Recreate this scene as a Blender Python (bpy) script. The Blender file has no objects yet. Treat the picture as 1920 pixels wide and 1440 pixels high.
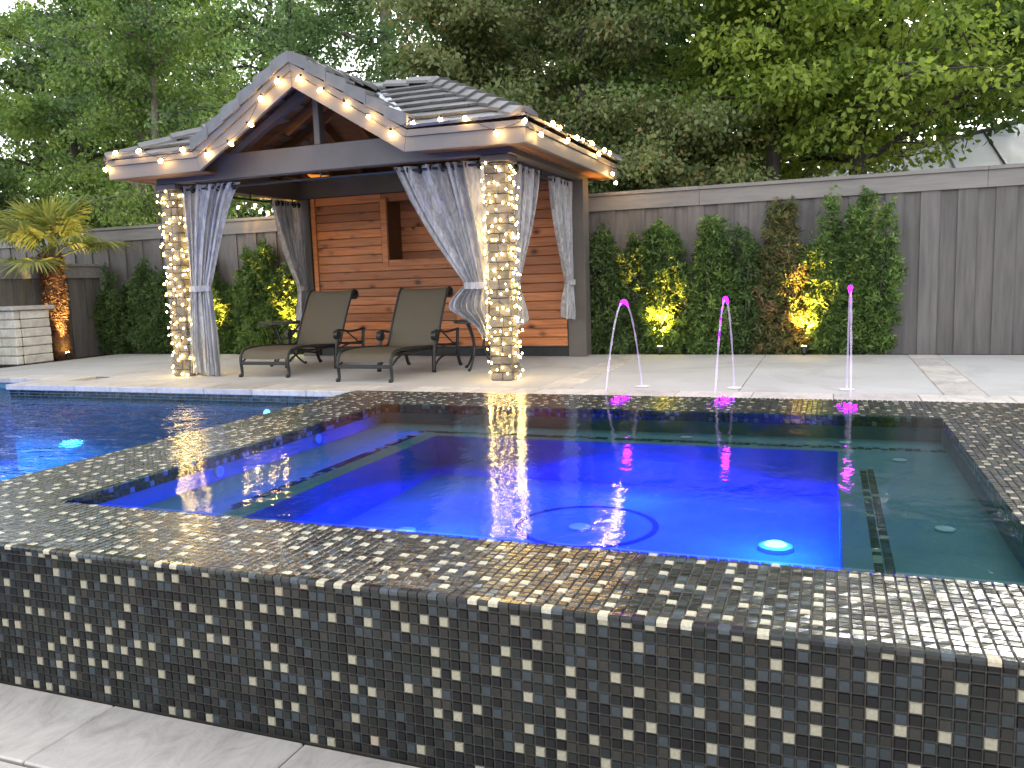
import bpy, math, random
import numpy as np
from mathutils import Vector, Matrix
R = math.radians
rnd = random.Random(7)
rng = np.random.default_rng(11)
sc = bpy.context.scene

# ---------------------------------------------------------------- camera
F, YAW, PITCH, ROLL = 1552.5, .36738, -.12504, -.03313
fw = Vector((-math.sin(YAW)*math.cos(PITCH), math.cos(YAW)*math.cos(PITCH), math.sin(PITCH)))
rt = Vector((math.cos(YAW), math.sin(YAW), 0)); up = rt.cross(fw)
r2 = rt*math.cos(ROLL)+up*math.sin(ROLL); u2 = up*math.cos(ROLL)-rt*math.sin(ROLL)
cam = bpy.data.objects.new('camera', bpy.data.cameras.new('camera'))
sc.collection.objects.link(cam)
m = Matrix((r2, u2, -fw)).transposed().to_4x4(); m.translation = (0, 0, .97)
cam.matrix_world = m
cam.data.sensor_width = 36; cam.data.lens = F/1920*36; cam.data.clip_start = .02; cam.data.clip_end = 500
sc.camera = cam
# ---------------------------------------------------------------- sky, sun, exposure
W = bpy.data.worlds.new('World'); sc.world = W; W.use_nodes = True
nt = W.node_tree; nt.nodes.clear()
wo = nt.nodes.new('ShaderNodeOutputWorld'); bg = nt.nodes.new('ShaderNodeBackground')
sky = nt.nodes.new('ShaderNodeTexSky'); sky.sky_type = 'NISHITA'; sky.sun_disc = False
SUN_EL, SUN_AZ = R(27), R(8)            # hazy evening sun above the trees, back right
sky.sun_elevation = SUN_EL; sky.sun_rotation = SUN_AZ; sky.air_density = 1.0; sky.dust_density = 2.5
hs = nt.nodes.new('ShaderNodeHueSaturation'); hs.inputs['Saturation'].default_value = .22
nt.links.new(sky.outputs[0], hs.inputs['Color']); nt.links.new(hs.outputs[0], bg.inputs[0])
bg.inputs[1].default_value = .15
nt.links.new(bg.outputs[0], wo.inputs[0])
sl = bpy.data.lights.new('sun', 'SUN'); sl.energy = .42; sl.angle = R(30); sl.color = (1, .86, .7)
so = bpy.data.objects.new('sun', sl); sc.collection.objects.link(so)
sd = Vector((math.sin(SUN_AZ)*math.cos(SUN_EL), math.cos(SUN_AZ)*math.cos(SUN_EL), math.sin(SUN_EL)))
so.rotation_euler = sd.to_track_quat('Z', 'Y').to_euler(); so.location = (2, 16, 12)
vs = sc.view_settings; vs.view_transform = 'Standard'; vs.look = 'None'; vs.gamma = 1; vs.use_curve_mapping = False
vs.exposure = 2.35
sc.render.engine = 'CYCLES'
cy = sc.cycles
cy.use_denoising = True
cy.max_bounces = 7; cy.transparent_max_bounces = 16; cy.diffuse_bounces = 3; cy.glossy_bounces = 4
cy.sample_clamp_indirect = 20; cy.sample_clamp_direct = 0; cy.caustics_reflective = False; cy.caustics_refractive = False
cy.use_light_tree = True

# ---------------------------------------------------------------- helpers
COL = sc.collection
class MB:
    def __init__(s): s.v = []; s.f = []; s.c = []; s.col = 0.0
    def add(s, vs_, fs_):
        n = len(s.v); s.v += [tuple(p) for p in vs_]
        s.f += [tuple(i+n for i in f) for f in fs_]; s.c += [s.col]*len(fs_); return s
    def box(s, x0, x1, y0, y1, z0, z1):
        return s.add([(x0,y0,z0),(x1,y0,z0),(x1,y1,z0),(x0,y1,z0),(x0,y0,z1),(x1,y0,z1),(x1,y1,z1),(x0,y1,z1)],
                     [(0,3,2,1),(4,5,6,7),(0,1,5,4),(1,2,6,5),(2,3,7,6),(3,0,4,7)])
    def bbox(s, x0, x1, y0, y1, z0, z1, b=.004):       # box with chamfered edges
        xs, ys, zs = (x0, x1), (y0, y1), (z0, z1); V = {}; vs_ = []; 
        for i in (0, 1):
            for j in (0, 1):
                for k in (0, 1):
                    sx, sy, sz = (1-2*i)*b, (1-2*j)*b, (1-2*k)*b
                    for a, p in enumerate(((xs[i], ys[j]+sy, zs[k]+sz), (xs[i]+sx, ys[j], zs[k]+sz), (xs[i]+sx, ys[j]+sy, zs[k]))):
                        V[i, j, k, a] = len(vs_); vs_.append(p)
        fs_ = []
        for i in (0, 1): 
            q = [V[i,0,0,0], V[i,1,0,0], V[i,1,1,0], V[i,0,1,0]]; fs_.append(q if i else q[::-1])
            q = [V[0,i,0,1], V[0,i,1,1], V[1,i,1,1], V[1,i,0,1]]; fs_.append(q if i else q[::-1])
            q = [V[0,0,i,2], V[1,0,i,2], V[1,1,i,2], V[0,1,i,2]]; fs_.append(q if i else q[::-1])
        for j in (0, 1):
            for k in (0, 1):
                fs_.append([V[0,j,k,1], V[1,j,k,1], V[1,j,k,2], V[0,j,k,2]])
                fs_.append([V[j,0,k,0], V[j,1,k,0], V[j,1,k,2], V[j,0,k,2]])
                fs_.append([V[j,k,0,0], V[j,k,1,0], V[j,k,1,1], V[j,k,0,1]])
                for i in (0, 1):
                    if True: pass
        for i in (0, 1):
            for j in (0, 1):
                for k in (0, 1): fs_.append([V[i,j,k,0], V[i,j,k,1], V[i,j,k,2]])
        return s.add(vs_, fs_)
    def tube(s, pts, rad, n=8, cap=True, flat=None):
        pts = [Vector(p) for p in pts]; N = len(pts)
        if not hasattr(rad, '__len__'): rad = [rad]*N
        ref = None; base = len(s.v); vs_ = []
        for i, p in enumerate(pts):
            t = (pts[min(i+1, N-1)]-pts[max(i-1, 0)])
            t = t.normalized() if t.length > 1e-9 else Vector((0, 0, 1))
            if ref is None:
                ref = Vector((0, 0, 1)) if abs(t.z) < .9 else Vector((1, 0, 0))
            a = (ref - t*ref.dot(t)).normalized(); b = t.cross(a); ref = a
            for k in range(n):
                w = 2*math.pi*k/n
                ca, sb = math.cos(w)*rad[i], math.sin(w)*rad[i]
                if flat: ca *= flat
                vs_.append(p+a*ca+b*sb)
        fs_ = [(i*n+k, i*n+(k+1) % n, (i+1)*n+(k+1) % n, (i+1)*n+k) for i in range(N-1) for k in range(n)]
        if cap: fs_ += [tuple(range(n))[::-1], tuple((N-1)*n+k for k in range(n))]
        return s.add(vs_, fs_)
    def lathe(s, cx, cy_, prof, n=16):
        vs_ = [(cx+r*math.cos(2*math.pi*k/n), cy_+r*math.sin(2*math.pi*k/n), z) for r, z in prof for k in range(n)]
        fs_ = [(i*n+k, i*n+(k+1) % n, (i+1)*n+(k+1) % n, (i+1)*n+k) for i in range(len(prof)-1) for k in range(n)]
        fs_ += [tuple(range(n))[::-1], tuple((len(prof)-1)*n+k for k in range(n))]
        return s.add(vs_, fs_)
    def prism(s, poly, y0, y1):                          # polygon in (x,z), extruded along y
        n = len(poly)
        vs_ = [(x, y0, z) for x, z in poly]+[(x, y1, z) for x, z in poly]
        return s.add(vs_, [tuple(range(n)), tuple(range(n, 2*n))[::-1]]+[(i, i+n, (i+1) % n+n, (i+1) % n) for i in range(n)])
    def sphere(s, c, r, n=8, mrings=6, sz=1):
        vs_ = [(c[0], c[1], c[2]-r*sz)]
        for i in range(1, mrings):
            a = -math.pi/2+math.pi*i/mrings
            vs_ += [(c[0]+r*math.cos(a)*math.cos(2*math.pi*k/n), c[1]+r*math.cos(a)*math.sin(2*math.pi*k/n), c[2]+r*sz*math.sin(a)) for k in range(n)]
        vs_.append((c[0], c[1], c[2]+r*sz)); L = len(vs_)-1
        fs_ = [(0, 1+(k+1) % n, 1+k) for k in range(n)]
        for i in range(mrings-2):
            fs_ += [(1+i*n+k, 1+i*n+(k+1) % n, 1+(i+1)*n+(k+1) % n, 1+(i+1)*n+k) for k in range(n)]
        fs_ += [(L, 1+(mrings-2)*n+k, 1+(mrings-2)*n+(k+1) % n) for k in range(n)]
        return s.add(vs_, fs_)
    def mesh(s, name, off=(0, 0, 0), smooth=False):
        me = bpy.data.meshes.new(name)
        me.from_pydata([(x-off[0], y-off[1], z-off[2]) for x, y, z in s.v], [], s.f)
        if any(c != 0.0 for c in s.c):
            a = me.attributes.new('tint', 'FLOAT', 'FACE'); a.data.foreach_set('value', s.c)
        if smooth: me.polygons.foreach_set('use_smooth', [True]*len(me.polygons))
        me.update(); return me
    def build(s, name, mat, parent=None, smooth=False, **kw):
        off = root_loc(parent) if parent else (0, 0, 0)
        return link(name, s.mesh(name, off, smooth), mat, parent, **kw)
def root_loc(o):
    while o.parent: o = o.parent
    return tuple(o.location)
def link(name, me, mat=None, parent=None, **kw):
    o = bpy.data.objects.new(name, me)
    if mat and not me.materials: me.materials.append(mat)
    COL.objects.link(o)
    if parent: o.parent = parent
    for k, v in kw.items(): o[k] = v
    return o
def thing(name, loc, label, cat, group=None):
    o = bpy.data.objects.new(name, None); o.location = loc; o.empty_display_size = .1
    COL.objects.link(o); tag(o, label, cat, group); return o
def tag(o, label, cat, group=None):
    o['label'] = label; o['category'] = cat
    if group: o['group'] = group
    return o
def copyobj(o, parent, loc, rot=None, scale=None):
    c = o.copy(); COL.objects.link(c); c.parent = parent; c.location = loc
    if rot is not None: c.rotation_euler = rot
    if scale is not None: c.scale = scale
    return c
def lerp(a, b, t): return a+(b-a)*t
def spline(pts, n=24):                                    # catmull-rom
    P = [Vector(p) for p in pts]; P = [P[0]*2-P[1]]+P+[P[-1]*2-P[-2]]; out = []
    seg = len(P)-3
    for i in range(n+1):
        t = i/n*seg; k = min(int(t), seg-1); t -= k
        a, b, c, d = P[k:k+4]
        out.append(.5*((2*b)+(c-a)*t+(2*a-5*b+4*c-d)*t*t+(3*b-a-3*c+d)*t**3))
    return out

# ---- materials
class N:
    def __init__(s, name):
        s.m = bpy.data.materials.new(name); s.m.use_nodes = True; s.t = s.m.node_tree
        s.b = s.t.nodes['Principled BSDF']; s.out = s.t.nodes['Material Output']
    def n(s, t, **kw):
        x = s.t.nodes.new('ShaderNode'+t)
        for k, v in kw.items():
            if k in x.inputs: x.inputs[k].default_value = v
            else: setattr(x, k, v)
        return x
    def l(s, a, b): s.t.links.new(a, b)
    def coord(s, scale=(1, 1, 1), obj=True, world=False):
        if world: g = s.n('NewGeometry').outputs['Position']
        else: g = s.n('TexCoord').outputs['Object']
        mp = s.n('Mapping'); mp.inputs['Scale'].default_value = scale; s.l(g, mp.inputs[0]); return mp.outputs[0]
    def noise(s, sc_, vec, detail=4, rough=.55, dist=0):
        x = s.n('TexNoise', Scale=sc_, Detail=detail, Roughness=rough, Distortion=dist); s.l(vec, x.inputs['Vector']); return x.outputs['Fac']
    def ramp(s, fac, stops):
        x = s.n('ValToRGB'); e = x.color_ramp.elements
        while len(e) < len(stops): e.new(.5)
        for i, (p, c) in enumerate(stops): e[i].position = p; e[i].color = (*c, 1) if len(c) == 3 else c
        s.l(fac, x.inputs[0]); return x.outputs['Color']
    def mix(s, f, a, b, mode='MIX'):
        x = s.n('Mix', data_type='RGBA', blend_type=mode)
        for i, v in ((0, f), (6, a), (7, b)):
            if isinstance(v, bpy.types.NodeSocket): s.l(v, x.inputs[i])
            else: x.inputs[i].default_value = v if i == 0 else (*v, 1)
        return x.outputs[2]
    def bump(s, h, strength=.3, dist=.01, to=None):
        x = s.n('Bump', Strength=strength, Distance=dist); s.l(h, x.inputs['Height'])
        if to is not False: s.l(x.outputs[0], (to or s.b).inputs['Normal'])
        return x.outputs[0]
    def base(s, c): 
        if isinstance(c, bpy.types.NodeSocket): s.l(c, s.b.inputs['Base Color'])
        else: s.b.inputs['Base Color'].default_value = (*c, 1)
    def attr(s, name='tint'):
        return s.n('Attribute', attribute_name=name).outputs['Fac']
    def rand(s): return s.n('ObjectInfo').outputs['Random']
def simple(name, c, rough=.6, metal=0, var=.15, nscale=6, bump=.1, bscale=60, stretch=(1, 1, 1), world=True, randvar=0, spec=.5, bdist=.004):
    k = N(name); v = k.coord(stretch, world=world)
    f = k.noise(nscale, v, 5)
    lo = tuple(max(0, x*(1-var)) for x in c); hi = tuple(x*(1+var) for x in c)
    col = k.ramp(f, [(.3, lo), (.7, hi)])
    if randvar:
        g = k.ramp(k.rand(), [(0, (1-randvar,)*3), (1, (1+randvar*.6,)*3)])
        col = k.mix(1, col, g, 'MULTIPLY')
    k.base(col); k.b.inputs['Roughness'].default_value = rough; k.b.inputs['Metallic'].default_value = metal
    k.b.inputs['Specular IOR Level'].default_value = spec
    if bump: k.bump(k.noise(bscale, v, 6, .6), bump, bdist)
    return k.m
M = {}
M['beam'] = simple('painted timber', (.10, .088, .080), .6, var=.14, nscale=3, bump=.25, bscale=30, stretch=(1, 1, 1))
M['fascia'] = simple('painted fascia', (.15, .134, .124), .55, var=.08, nscale=2.5, bump=.2, bscale=35)
M['dark'] = simple('dark metal', (.022, .024, .026), .42, var=.3, nscale=20, bump=.15, bscale=90, metal=.3)
M['rod'] = simple('black rod', (.012, .012, .013), .35, var=.2, bump=0)
M['fence'] = simple('stained fence board', (.135, .122, .115), .75, var=.22, nscale=5, bump=.5, bscale=14, stretch=(4, 4, .35), randvar=.16, bdist=.006)
M['fence_cap'] = simple('stained fence rail', (.21, .195, .18), .75, var=.15, nscale=5, bump=.4, bscale=14, stretch=(.4, 4, 4), randvar=.06)
M['tile_roof'] = simple('concrete roof tile', (.125, .122, .125), .36, var=.2, nscale=9, bump=.35, bscale=120, randvar=.18)
M['mulch'] = simple('mulch', (.05, .03, .022), .9, var=.6, nscale=30, bump=1, bscale=60, bdist=.03)
M['grout'] = simple('grout', (.042, .036, .029), .8, var=.2, nscale=20, bump=.1)
M['fitting'] = simple('white plastic fitting', (.75, .75, .75), .35, bump=0)

def wood(name, c1, c2, knots=True, dim=0):
    k = N(name); v0 = k.n('TexCoord').outputs['Object']
    r = k.n('ObjectInfo').outputs['Random']; cx = k.n('CombineXYZ'); mu = k.n('Math', operation='MULTIPLY'); mu.inputs[1].default_value = 37.
    k.l(r, mu.inputs[0]); k.l(mu.outputs[0], cx.inputs[0]); k.l(mu.outputs[0], cx.inputs[2])
    ad = k.n('VectorMath', operation='ADD'); k.l(v0, ad.inputs[0]); k.l(cx.outputs[0], ad.inputs[1])
    mp = k.n('Mapping'); mp.inputs['Scale'].default_value = (.55, 3, 9); k.l(ad.outputs[0], mp.inputs[0])
    g = k.noise(4, mp.outputs[0], 7, .62, .6)
    col = k.ramp(g, [(.28, c2), (.5, c1), (.74, tuple(x*1.28 for x in c1))])
    if knots:
        mp2 = k.n('Mapping'); mp2.inputs['Scale'].default_value = (3.6, 1, 5.2); k.l(ad.outputs[0], mp2.inputs[0])
        vo = k.n('TexVoronoi', Scale=1.0, feature='F1'); vo.inputs['Randomness'].default_value = 1; k.l(mp2.outputs[0], vo.inputs['Vector'])
        kn = k.ramp(vo.outputs['Distance'], [(.05, (.10, .07, .06)), (.12, (.40, .32, .27)), (.22, (.85, .8, .75)), (.3, (1, 1, 1))])
        col = k.mix(1, col, kn, 'MULTIPLY')
    rr = k.ramp(r, [(0, (.62, .58, .56)), (.5, (.95, .95, .95)), (1, (1.3, 1.25, 1.15))])
    col = k.mix(1, col, rr, 'MULTIPLY'); k.base(col)
    k.b.inputs['Roughness'].default_value = .55; k.bump(g, .15, .004); return k.m
M['cedar'] = wood('knotty cedar', (.45, .165, .06), (.25, .08, .03))
M['rafter'] = wood('rafter timber', (.15, .072, .036), (.09, .038, .02), False)

def concrete():
    k = N('broom finished concrete'); v = k.coord((1, 1, 1), world=True)
    f = k.noise(1.1, v, 6, .6); f2 = k.noise(60, v, 4)
    c = k.ramp(f, [(.3, (.42, .405, .385)), (.7, (.52, .505, .48))])
    c = k.mix(.3, c, k.ramp(f2, [(.3, (.31, .305, .29)), (.7, (.5, .49, .47))])); k.base(c)
    k.b.inputs['Roughness'].default_value = .75; k.bump(f2, .2, .004)
    st_ = k.ramp(k.noise(.55, k.coord((1, 1, 1), world=True), 8, .7, 1.5), [(.38, (.84, .83, .81)), (.5, (1, 1, 1)), (.72, (.93, .93, .94))])
    k.base(k.mix(1, c, st_, 'MULTIPLY')); return k.m
M['concrete'] = concrete()
def travertine():
    k = N('travertine'); v = k.coord((1, 1, 1), world=True)
    v2_ = k.coord((1, .45, 1), world=True); f = k.noise(2.2, v2_, 8, .72, 2.4); f2 = k.noise(8, v2_, 9, .75, 1.5)
    c = k.ramp(f, [(.25, (.28, .255, .23)), (.45, (.52, .48, .44)), (.62, (.68, .635, .58)), (.8, (.40, .38, .37))])
    c = k.mix(.55, c, k.ramp(f2, [(.3, (.20, .19, .19)), (.5, (.48, .445, .40)), (.75, (.66, .62, .56))]))
    rr = k.ramp(k.rand(), [(0, (.8, .79, .8)), (1, (1.06, 1.05, 1.03))]); k.base(k.mix(1, c, rr, 'MULTIPLY'))
    k.b.inputs['Roughness'].default_value = .6; k.bump(f2, .5, .006); return k.m
M['trav'] = travertine()
def stonewhite():
    k = N('split limestone'); v = k.coord((1, 1, 1), world=True); f = k.noise(7, v, 8, .65)
    c = k.ramp(f, [(.3, (.52, .47, .39)), (.6, (.72, .69, .62))]); rr = k.ramp(k.rand(), [(0, (.82, .8, .77)), (1, (1.05,)*3)])
    k.base(k.mix(1, c, rr, 'MULTIPLY')); k.b.inputs['Roughness'].default_value = .8; k.bump(f, 1, .03); return k.m
M['limestone'] = stonewhite()
def columnstone():
    k = N('stacked ledgestone'); v = k.coord((1, 1, 3), world=True); f = k.noise(8, v, 7, .65)
    c = k.ramp(f, [(.3, (.10, .09, .08)), (.65, (.18, .165, .145))]); rr = k.ramp(k.rand(), [(0, (.7, .69, .68)), (1, (1.15, 1.12, 1.08))])
    k.base(k.mix(1, c, rr, 'MULTIPLY')); k.b.inputs['Roughness'].default_value = .8; k.bump(f, .35, .008); return k.m
M['ledge'] = columnstone()
def curtainmat():
    k = N('crushed grey curtain'); v = k.coord((1, 1, .22), world=True)
    f = k.noise(17, v, 6, .6, 1.2); v2 = k.coord((1, 1, .5), world=True); f2 = k.noise(50, v2, 4)
    c = k.ramp(f, [(.3, (.20, .20, .215)), (.5, (.36, .355, .37)), (.62, (.56, .55, .56))])
    c = k.mix(.25, c, k.ramp(f2, [(.3, (.2, .2, .22)), (.7, (.6, .59, .6))])); k.base(c)
    k.b.inputs['Roughness'].default_value = .7; k.b.inputs['Sheen Weight'].default_value = .3
    k.bump(f, .6, .010)
    tr = k.n('BsdfTranslucent'); k.l(c, tr.inputs[0]); mx = k.n('MixShader'); mx.inputs[0].default_value = .25
    k.l(k.b.outputs[0], mx.inputs[1]); k.l(tr.outputs[0], mx.inputs[2]); k.l(mx.outputs[0], k.out.inputs[0]); return k.m
M['curtain'] = curtainmat()
def sling():
    k = N('woven sling fabric'); v = k.coord((1, 1, 1)); f = k.noise(180, v, 3); 
    w1 = k.n('TexWave', Scale=170, bands_direction='X'); k.l(v, w1.inputs[0]); w2 = k.n('TexWave', Scale=170, bands_direction='Z'); k.l(v, w2.inputs[0])
    c = k.ramp(f, [(.3, (.062, .048, .030)), (.7, (.105, .084, .054))]); k.base(c)
    k.b.inputs['Roughness'].default_value = .65
    mm = k.n('Math', operation='ADD'); k.l(w1.outputs['Fac'], mm.inputs[0]); k.l(w2.outputs['Fac'], mm.inputs[1]); k.bump(mm.outputs[0], .25, .002); return k.m
M['sling'] = sling()
def mosaic(name, rough, spec, wet=0, gain=1):
    k = N(name); a = k.attr()
    c = k.n('ValToRGB'); c.color_ramp.interpolation = 'CONSTANT'; e = c.color_ramp.elements
    pal = [(0, (.007, .007, .009)), (.17, (.012, .015, .014)), (.36, (.020, .025, .025)), (.50, (.026, .025, .022)), (.66, (.040, .038, .033)),
           (.70, (.048, .062, .072)), (.84, (.036, .046, .050)), (.855, (.32, .295, .22)), (.985, (.33, .275, .20))]
    while len(e) < len(pal): e.new(.5)
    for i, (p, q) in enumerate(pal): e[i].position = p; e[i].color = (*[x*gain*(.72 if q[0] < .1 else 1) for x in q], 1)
    k.l(a, c.inputs[0]); v = k.coord((1, 1, 1), world=True); f = k.noise(140, v, 3)
    col = k.mix(1, c.outputs[0], k.ramp(f, [(.3, (.8, .8, .8)), (.7, (1.15, 1.15, 1.15))]), 'MULTIPLY'); k.base(col)
    k.b.inputs['Roughness'].default_value = rough; k.b.inputs['Specular IOR Level'].default_value = spec
    k.bump(f, .05, .001)
    if wet:                                              # thin film of overflowing water
        k.b.inputs['Coat Weight'].default_value = 1; k.b.inputs['Coat Roughness'].default_value = .03; k.b.inputs['Coat IOR'].default_value = 1.34
        h = k.noise(30, v, 4, .6, .5); h2 = k.noise(7, v, 2); mm = k.n('Math', operation='MULTIPLY_ADD'); k.l(h2, mm.inputs[0]); mm.inputs[1].default_value = 1.2; k.l(h, mm.inputs[2])
        bp = k.bump(mm.outputs[0], .3, .006, False); k.l(bp, k.b.inputs['Coat Normal'])
    return k.m
M['mosaic'] = mosaic('frosted glass mosaic', .38, .35)
M['mosaic_wet_skylit'] = mosaic('sky-lightened wet glass mosaic', .2, .4, 1, 1.5)  # gain brightens the same tile colours: sky light on the film painted in
def plaster(name, a, b):
    k = N(name); v = k.coord((1, 1, 1), world=True); f = k.noise(3, v, 7, .65)
    k.base(k.ramp(f, [(.3, a), (.7, b)])); k.b.inputs['Roughness'].default_value = .8; return k.m
M['plaster'] = plaster('pool plaster', (.17, .23, .24), (.24, .31, .32))
M['plaster_pool'] = plaster('lagoon plaster', (.05, .15, .20), (.08, .21, .26))
def water(name, tint, scale, strength, dist, stretch=(1, 1, 1), rough=0.0, second=None, tintf=1):
    k = N(name); k.t.nodes.remove(k.b)
    v = k.coord(stretch, world=True); h = k.noise(scale, v, 3, .5, .4)
    if second:
        h2 = k.noise(second[0], k.coord((1, 1, 1), world=True), 2); mm = k.n('Math', operation='MULTIPLY_ADD'); k.l(h2, mm.inputs[0]); mm.inputs[1].default_value = second[1]; k.l(h, mm.inputs[2]); h = mm.outputs[0]
    bp = k.n('Bump', Strength=strength, Distance=dist); k.l(h, bp.inputs['Height'])
    fr = k.n('Fresnel', IOR=1.33); k.l(bp.outputs[0], fr.inputs['Normal'])
    tr = k.n('BsdfTransparent'); tr.inputs[0].default_value = (*tint, 1)
    gl = k.n('BsdfGlossy', Roughness=rough); k.l(bp.outputs[0], gl.inputs['Normal'])
    mx = k.n('MixShader'); k.l(fr.outputs[0], mx.inputs[0]); k.l(tr.outputs[0], mx.inputs[1]); k.l(gl.outputs[0], mx.inputs[2])
    k.l(mx.outputs[0], k.out.inputs[0]); return k.m
M['water_spa'] = water('calm spa water', (.44, .66, .70), 5.5, .35, .010, (1, 1, 1), .0, (45, .10))
M['water_film'] = water('overflow film', (.93, .95, .95), 38, .55, .006, (1, 1, 1), .02, (9, 1.0))
M['water_pool'] = water('rippled pool water', (.42, .70, .84), 3.2, .9, .05, (1, 1.6, 1), .0, (14, .2))
def emis(name, c, s):
    k = N(name); k.t.nodes.remove(k.b); e = k.n('Emission', Strength=s); e.inputs[0].default_value = (*c, 1); k.l(e.outputs[0], k.out.inputs[0]); return k.m
M['bulb'] = emis('warm bulb', (1, .60, .2), 26)
M['fairy'] = emis('fairy bulb', (1, .68, .22), 12)
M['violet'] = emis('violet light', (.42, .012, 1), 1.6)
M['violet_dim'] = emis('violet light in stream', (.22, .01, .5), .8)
M['spalens'] = emis('blue lamp lens', (.05, .5, 1), 9)
M['lens'] = emis('yellow lamp lens', (1, .75, .2), 30)
def jetwater():
    k = N('clear water stream'); k.t.nodes.remove(k.b); tr = k.n('BsdfTransparent'); tr.inputs[0].default_value = (.95, .93, 1, 1)
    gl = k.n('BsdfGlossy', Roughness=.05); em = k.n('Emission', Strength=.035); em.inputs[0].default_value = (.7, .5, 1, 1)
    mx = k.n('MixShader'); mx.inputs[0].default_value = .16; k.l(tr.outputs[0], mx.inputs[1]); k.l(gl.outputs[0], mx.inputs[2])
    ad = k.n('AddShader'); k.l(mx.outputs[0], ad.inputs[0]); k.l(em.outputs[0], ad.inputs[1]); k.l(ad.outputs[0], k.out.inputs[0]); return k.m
M['jet'] = jetwater()
def leafmat(name, stops, trans=.35, rough=.5, spec=.35):
    stops = [(p, tuple(min(.5, x*LEAFGAIN*w_) for x, w_ in zip(c, (1.13, 1, 1.15)))) for p, c in stops]
    k = N(name); a = k.attr(); v = k.coord((1, 1, 1), world=True); f = k.noise(1.3, v, 3)
    mm = k.n('Math', operation='MULTIPLY_ADD'); k.l(f, mm.inputs[0]); mm.inputs[1].default_value = .5; 
    m2 = k.n('Math', operation='MULTIPLY_ADD'); k.l(a, m2.inputs[0]); m2.inputs[1].default_value = .75; m2.inputs[2].default_value = -.12
    k.l(m2.outputs[0], mm.inputs[2])
    c = k.ramp(mm.outputs[0], stops); k.base(c); k.b.inputs['Roughness'].default_value = rough; k.b.inputs['Specular IOR Level'].default_value = spec
    tr = k.n('BsdfTranslucent'); k.l(k.mix(1, c, (1.15, 1.15, .75), 'MULTIPLY'), tr.inputs[0])
    mx = k.n('MixShader'); mx.inputs[0].default_value = trans+.1
    k.l(k.b.outputs[0], mx.inputs[1]); k.l(tr.outputs[0], mx.inputs[2]); k.l(mx.outputs[0], k.out.inputs[0]); return k.m
LEAFGAIN = 1.95
M['leaf_green'] = leafmat('mid green leaves', [(.1, (.03, .06, .012)), (.45, (.07, .125, .025)), (.8, (.13, .20, .05)), (1, (.2, .26, .07))])
M['leaf_cool'] = leafmat('cool green leaves', [(.1, (.025, .055, .022)), (.45, (.06, .115, .04)), (.8, (.11, .185, .07)), (1, (.19, .26, .11))])
M['leaf_lime'] = leafmat('lime green leaves', [(.1, (.045, .08, .012)), (.45, (.10, .16, .025)), (.8, (.19, .26, .04)), (1, (.32, .34, .05))], .45)
M['leaf_olive'] = leafmat('olive brown leaves', [(.1, (.035, .06, .018)), (.45, (.075, .108, .034)), (.72, (.105, .13, .045)), (.86, (.13, .10, .038)), (1, (.17, .10, .04))], .25)
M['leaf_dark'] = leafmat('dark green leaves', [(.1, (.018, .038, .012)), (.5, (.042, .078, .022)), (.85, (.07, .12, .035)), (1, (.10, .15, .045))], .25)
M['leaf_shrub'] = leafmat('shrub leaves', [(.1, (.02, .045, .012)), (.5, (.05, .095, .022)), (.85, (.10, .17, .04)), (1, (.15, .22, .06))], .25)
M['leaf_rust'] = leafmat('rusty shrub leaves', [(.1, (.03, .045, .015)), (.4, (.055, .08, .024)), (.7, (.10, .085, .034)), (1, (.16, .10, .045))], .25)
M['palm_leaf'] = leafmat('palm leaf', [(.1, (.05, .07, .015)), (.5, (.10, .13, .03)), (1, (.19, .19, .05))], .3)
M['bark'] = simple('bark', (.06, .05, .04), .9, var=.4, nscale=9, bump=1, bscale=18, stretch=(1, 1, .3), bdist=.03)
M['bark_pale'] = simple('pale bark', (.22, .19, .155), .9, var=.3, nscale=9, bump=1, bscale=18, stretch=(1, 1, .3), bdist=.02)
M['fibre'] = simple('palm fibre', (.16, .075, .035), .9, var=.5, nscale=30, bump=1, bscale=50, bdist=.02)
M['whiteroof'] = simple('pale metal roof', (.60, .62, .66), .45, var=.05, bump=0)
M['housewall'] = simple('stucco', (.42, .40, .37), .8)

def struct(name, mb, mat, **kw): return mb.build(name, mat, kind='structure', **kw)

# ================================================================ setting
RZ = .12; P = .03
X0, X1, Y0, Y1 = -3.6, 1.2, 1.95, 5.79        # spa rim, outer
IX0, IX1, IY0, IY1 = -2.97, .60, 2.46, 5.16   # spa rim, inner
FZ = -.39; PW = -.12; PLX = -13.; PN = .6
g = MB(); g.add([(-60, -30, -1.9), (60, -30, -1.9), (60, 90, -1.9), (-60, 90, -1.9)], [(0, 1, 2, 3)]); struct('ground', g, M['mulch'])
g = MB(); g.box(-40, 40, 10.13, 60, -.5, -.03); g.box(-40, -10.62, 7.5, 10.13, -.5, -.032); struct('garden_bed', g, M['mulch'])
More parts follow.
